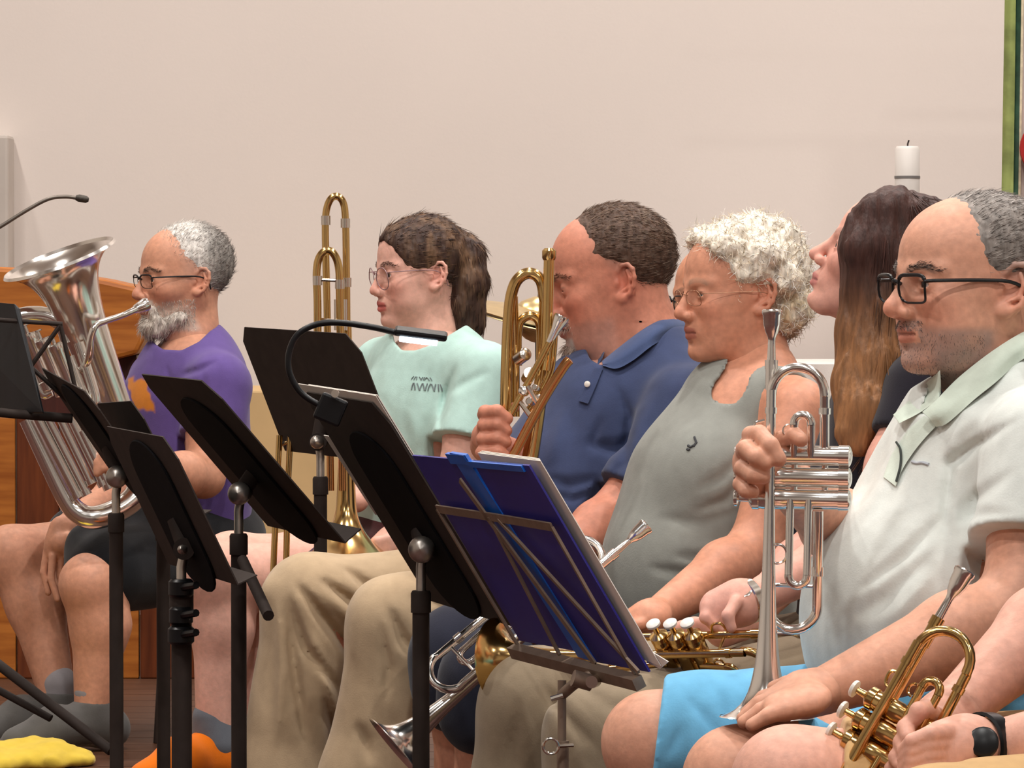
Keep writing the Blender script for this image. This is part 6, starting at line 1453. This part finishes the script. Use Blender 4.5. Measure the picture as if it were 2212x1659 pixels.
    for pts_, w_, a_ in [([(470, 780), (430, 800), (390, 810)], 8, .008), ([(440, 800), (440, 860), (430, 900)], 10, .007), ([(360, 790), (370, 830), (350, 870)], 8, .006)]: crease(SH, pts_, d0 - .16, w_, a_, .2)
    dd = (el - sh) / np.linalg.norm(el - sh); SH.hem(el_h, dd, .085, .16)
    SH.cone(loc(M, (-.02, 0, -.09)), p(412, 750, -.01), .060, .064, .01, 's'); cut_poly(SH, [(470, 705), (454, 715), (430, 738), (392, 757), (352, 755), (334, 742), (328, 700), (350, 600), (470, 600)], d0, .22); SH.plane(p(410, 1180), (0, 0, -1), .01)
    oc = p(302, 856, -.12); pur = np.array(srgb(98, 78, 140)[:3])
    s_ = sculpt('purple_tshirt', SH, CLOTH, lambda V: mixc(np.tile(pur, (len(V), 1)), srgb(210, 128, 40), sstep(.028, .022, np.maximum(np.abs((V - oc)[:, 0] + .3 * (V - oc)[:, 2]), np.abs((V - oc)[:, 2]) * .7) + .006 * vnoise(V.astype(np.float32), 60.0))), o)
    S_ = Sdf(.005); S_.cone(p(430, 1190, -.08), p(236, 1234, -.34), .110, .094, .03); S_.cone(p(390, 1180, .10), p(180, 1176, -.02), .108, .09, .03); S_.ell(p(410, 1160), (.17, .16, .11), .04); S_.cone(p(300, 1160, -.2), p(190, 1180, -.3), .07, .05, .03); shirt_noise(S_, .004, (8, 8, 8), 2.0); sculpt('shorts', S_, CLOTH, srgb(26, 27, 30), o)
    eyeglasses(M, 'dark half-rim eyeglasses on the euphonium player', BLACKG, 'rect', r=.0008, w=.0245, hh=.0150, x=.106, zc=-.003, yc=.033, top=.0018)
    a = P(200, 1520, 9.30); shoe('shoe', (a[0], a[1], .095), (a[0] - .15, a[1] - .10, .0), srgb(92, 90, 88), o, sole=srgb(150, 140, 130)); b = P(128, 1520, 9.50); shoe('shoe', (b[0], b[1], .095), (b[0] - .15, b[1] - .08, .0), srgb(92, 90, 88), o)
    for q in (a, b):
        SK = Sdf(.004); SK.cone(q * np.array([1, 1, 0]) + np.array([0, 0, .08]), q * np.array([1, 1, 0]) + np.array([0, 0, .125]), .036, .040, .01); sculpt('sock', SK, CLOTH, srgb(150, 146, 150), o)
    chair('dark chair under the euphonium player', p(420, 1180), 32, back=False)
build_A()

# ================================================================= player hidden behind, and the one at the right edge
def build_H():
    d0 = 8.5; M = head_frame(1562, 652, d0, 18, 0, 0, (1, 1, 1)); p = lambda x, y, dd=0: P(x, y, d0 + dd); f, l = body_axes(24); neck = p(1590, 815)
    F = start(M, dict(), neck, (.058, .064), .003); T = [(p(1600, 1180), p(1590, 1020), .165, .16, f, .8), (p(1590, 1020), p(1590, 880), .16, .16, f, .75), (p(1650, 850, -.16), p(1540, 845, .16), .06, .06, None, 1)]
    B = Sdf(.008); torso(B, T, -.012); arm(B, p(1650, 860, -.17), p(1640, 1090, -.2), p(1520, 1160, -.35)); arm(B, p(1540, 860, .17), p(1540, 1090, .15), p(1470, 1160, -.1))
    leg(B, p(1600, 1190, .1), p(1240, 1230, -.05), p(1240, 1230, -.05) * np.array([1, 1, 0]) + np.array([0, 0, .1])); leg(B, p(1620, 1200, -.1), p(1280, 1230, -.25), p(1280, 1230, -.25) * np.array([1, 1, 0]) + np.array([0, 0, .1]))
    for q, s in ((p(1520, 1160, -.35), 1), (p(1470, 1160, -.1), 1)):
        B.ell(q + np.array([-.04, 0, -.01]), (.045, .02, .03), .02)
        for i in range(4): B.cone(q + np.array([-.07, .0, .012 - .014 * i]), q + np.array([-.13, -.01, .004 - .014 * i]), .0095, .008, .004)
        B.cone(q + np.array([-.03, -.02, .01]), q + np.array([-.08, -.04, .015]), .011, .009, .006)
    o = sculpt('person', [F, B], SKIN, face_tint(M, srgb(204, 140, 110), brow=tuple(srgb(80, 66, 58)[:3]) + (0,))); tag(o, 'player in dark clothes mostly hidden behind the white-haired woman', 'person', GRP); add_eyes(M, o, srgb(60, 50, 46))
    C = Sdf(.004).space(M); C.ell((-.016, 0, .037), (.101, .081, .0895), .01); C.ell((.112, 0, .005), (.090, .12, .112), .012, 's'); C.ell((.04, .09, -.02), (.07, .035, .055), .012, 's'); C.ell((.04, -.09, -.02), (.07, .035, .055), .012, 's'); C.plane((0, 0, -.04), (.4, 0, -1), .012); C.space(); C.disp(lambda q: .002 * vnoise(q, 200.0)); hair_obj('hair', C, srgb(90, 82, 76), o)
    SH = Sdf(.006); torso(SH, T, .004); SH.cone(p(1590, 880), p(1590, 840), .14, .09, .04, n=f, f=.8); SH.cone(p(1650, 860, -.17), p(1645, 980, -.19), .072, .07, .03); SH.cone(p(1540, 860, .17), p(1540, 980, .16), .07, .07, .03); shirt_noise(SH, .004); sculpt('dark_shirt', SH, CLOTH, srgb(34, 36, 48), o)
    PT = Sdf(.007)
    for hy, ky, hd2 in ((.1, -.05, 1240), (-.1, -.25, 1280)): PT.cone(p(1600, 1190, hy), p(hd2, 1230, ky), .1, .078, .04); q = p(hd2, 1230, ky); PT.cone(q, q * np.array([1, 1, 0]) + np.array([0, 0, .07]), .078, .07, .04)
    sculpt('trousers', PT, CLOTH, srgb(40, 40, 46), o)
    for hd2, ky in ((1240, -.05), (1280, -.25)): a = p(hd2, 1230, ky); shoe('shoe', (a[0], a[1], .09), (a[0] - .16, a[1] - .05, 0), srgb(40, 38, 38), o)
    eyeglasses(M, 'dark eyeglasses on the half-hidden player behind the white-haired woman', BLACKG, 'rect', r=.0011, w=.0245, hh=.0175, x=.106, zc=-.006, yc=.033, top=.0016)
    Geo().lathe([(0, .016), (.006, .018), (.010, .012)], o=p(1524, 792, -.19), ax=(-.2, -.9, .3), seg=18, caps=True).obj('badge', PEARL, o)
    chair('dark chair under the half-hidden player', p(1610, 1190), 24)
build_H()

def build_G():
    d0 = 5.3; M = head_frame(2560, 560, d0, 20, 0, 0, (1, 1, 1)); p = lambda x, y, dd=0: P(x, y, d0 + dd); f, l = body_axes(24); neck = p(2600, 800)
    F = start(M, dict(), neck, (.06, .066), .004); T = [(p(2560, 1560), p(2540, 1350), .175, .175, f, .85), (p(2540, 1350), p(2600, 950), .175, .17, f, .78), (p(2700, 900, -.17), p(2500, 900, .17), .064, .064, None, 1)]
    B = Sdf(.0045); torso(B, T, -.012)
    sr, er, wrr = p(2490, 920, .18), p(2330, 1290, .04), p(2076, 1520, -.10); arm(B, sr, er, wrr, .056, .048, .033)
    sh, el, wr = p(2700, 930, -.19), p(2560, 1560, -.3), p(2150, 1618, -.20); arm(B, sh, el, wr, .058, .050, .034)
    leg(B, p(2540, 1720, .08), p(1706, 1694, -.12), p(1700, 1700, -.12) * np.array([1, 1, 0]) + np.array([0.03, 0, .1]), .095, .066); leg(B, p(2580, 1800, -.15), p(1900, 1840, -.36), p(1900, 1840, -.36) * np.array([1, 1, 0]) + np.array([0.03, 0, .1]), .095, .066)
    H = Sdf(.0027); hd_ = 5.13
    H.chain([(wrr, .032), (P(2040, 1560, hd_ + .06), .034), (P(2012, 1590, hd_ + .05), .036)], .02); H.ell(P(2010, 1598, hd_ + .04), (.040, .024, .036), .02)
    for i, pts_ in enumerate([[(1992, 1560, .03), (1972, 1556, .0), (1956, 1572, -.03), (1962, 1592, -.045)], [(1988, 1590, .03), (1964, 1588, .0), (1948, 1604, -.03), (1954, 1622, -.045)], [(1980, 1620, .03), (1956, 1620, .0), (1938, 1636, -.03), (1946, 1652, -.04)], [(1976, 1640, .03), (1950, 1648, .0), (1926, 1660, -.02)]]): finger(H, pts_, hd_ + .01, .0118, .0095)
    finger(H, [(2030, 1556, .03), (2000, 1532, .0), (1985, 1536, -.02), (1976, 1552, -.02)], hd_, .0125, .010)
    H.chain([(wr, .032), (P(2104, 1612, 5.08), .031), (P(2070, 1614, 5.06), .030)], .015); H.cone(P(2080, 1606, 5.07), P(2044, 1618, 5.05), .036, .036, .012, n=(0, -1, .5), f=.55)
    for i in range(4): finger(H, [(2046, 1584 + i * 22, -.008), (2008, 1588 + i * 22, -.03), (1972, 1602 + i * 21, -.03), (1954, 1622 + i * 19, -.005)], 5.05, .0118, .0092, .002)
    tint = face_tint(M, srgb(216, 162, 142), brow=tuple(srgb(80, 66, 58)[:3]) + (0,), freckle=.06)
    o = sculpt('person', [F, B, H], SKIN, tint); tag(o, 'player in tan shorts at the right edge, only hands and knee in view', 'person', GRP); add_eyes(M, o, srgb(60, 50, 46))
    C = Sdf(.004).space(M); C.ell((-.016, 0, .037), (.101, .081, .0895), .01); C.ell((.112, 0, .005), (.090, .12, .112), .012, 's'); C.ell((.04, .09, -.02), (.07, .035, .055), .012, 's'); C.ell((.04, -.09, -.02), (.07, .035, .055), .012, 's'); C.plane((0, 0, -.04), (.4, 0, -1), .012); C.space(); C.disp(lambda q: .002 * vnoise(q, 200.0)); hair_obj('hair', C, srgb(120, 112, 106), o)
    SH = Sdf(.007); torso(SH, T, .004); SH.cone(p(2600, 950), p(2600, 850), .15, .09, .04, n=f, f=.8); SH.cone(sh, sh * .6 + el * .4, .078, .078, .03); SH.cone(sr, sr * .5 + er * .5, .076, .078, .03); shirt_noise(SH, .004); sculpt('tshirt', SH, CLOTH, srgb(70, 74, 84), o)
    S_ = Sdf(.005); S_.cone(p(2540, 1720, .08), p(1790, 1700, -.1), .112, .082, .03); S_.cone(p(2580, 1800, -.15), p(2040, 1830, -.32), .112, .098, .03); shirt_noise(S_, .004, (8, 8, 8), 1.0); crease(S_, [(2030, 1634), (2080, 1650), (2090, 1700)], d0 - .2, 10, .006); S_.hem(p(1806, 1700, -.1), (-1, 0, .12), .14, .3); sculpt('shorts', S_, CLOTH, srgb(196, 160, 112), o)
    wq = empty('wristwatch', tuple(P(2128, 1612, 5.08))); tag(wq, 'black wristwatch of the player at the lower right corner', 'watch'); T_ = Matrix.Translation(-wq.location); axw = np.array(wr) - P(2060, 1616, 5.06)
    Geo().lathe([(-.011, .038), (-.009, .0415), (.009, .0415), (.011, .038)], o=P(2128, 1614, 5.09), ax=axw, seg=28).obj('strap', BLACKG, wq, M=T_); Geo().lathe([(0, .018), (.009, .018), (.011, .015)], o=P(2124, 1606, 5.045), ax=(-.1, -.9, .35), seg=24, caps=True).obj('case', BLACKG, wq, M=T_)
    for kx, ky, dd in ((1706, 1694, -.12), (1900, 1840, -.36)): a = p(kx, ky, dd); shoe('shoe', (a[0] + .03, a[1], .09), (a[0] - .14, a[1] - .05, 0), srgb(60, 60, 64), o)
    chair('dark chair under the player at the right edge', p(2580, 1700), 24)
build_G()
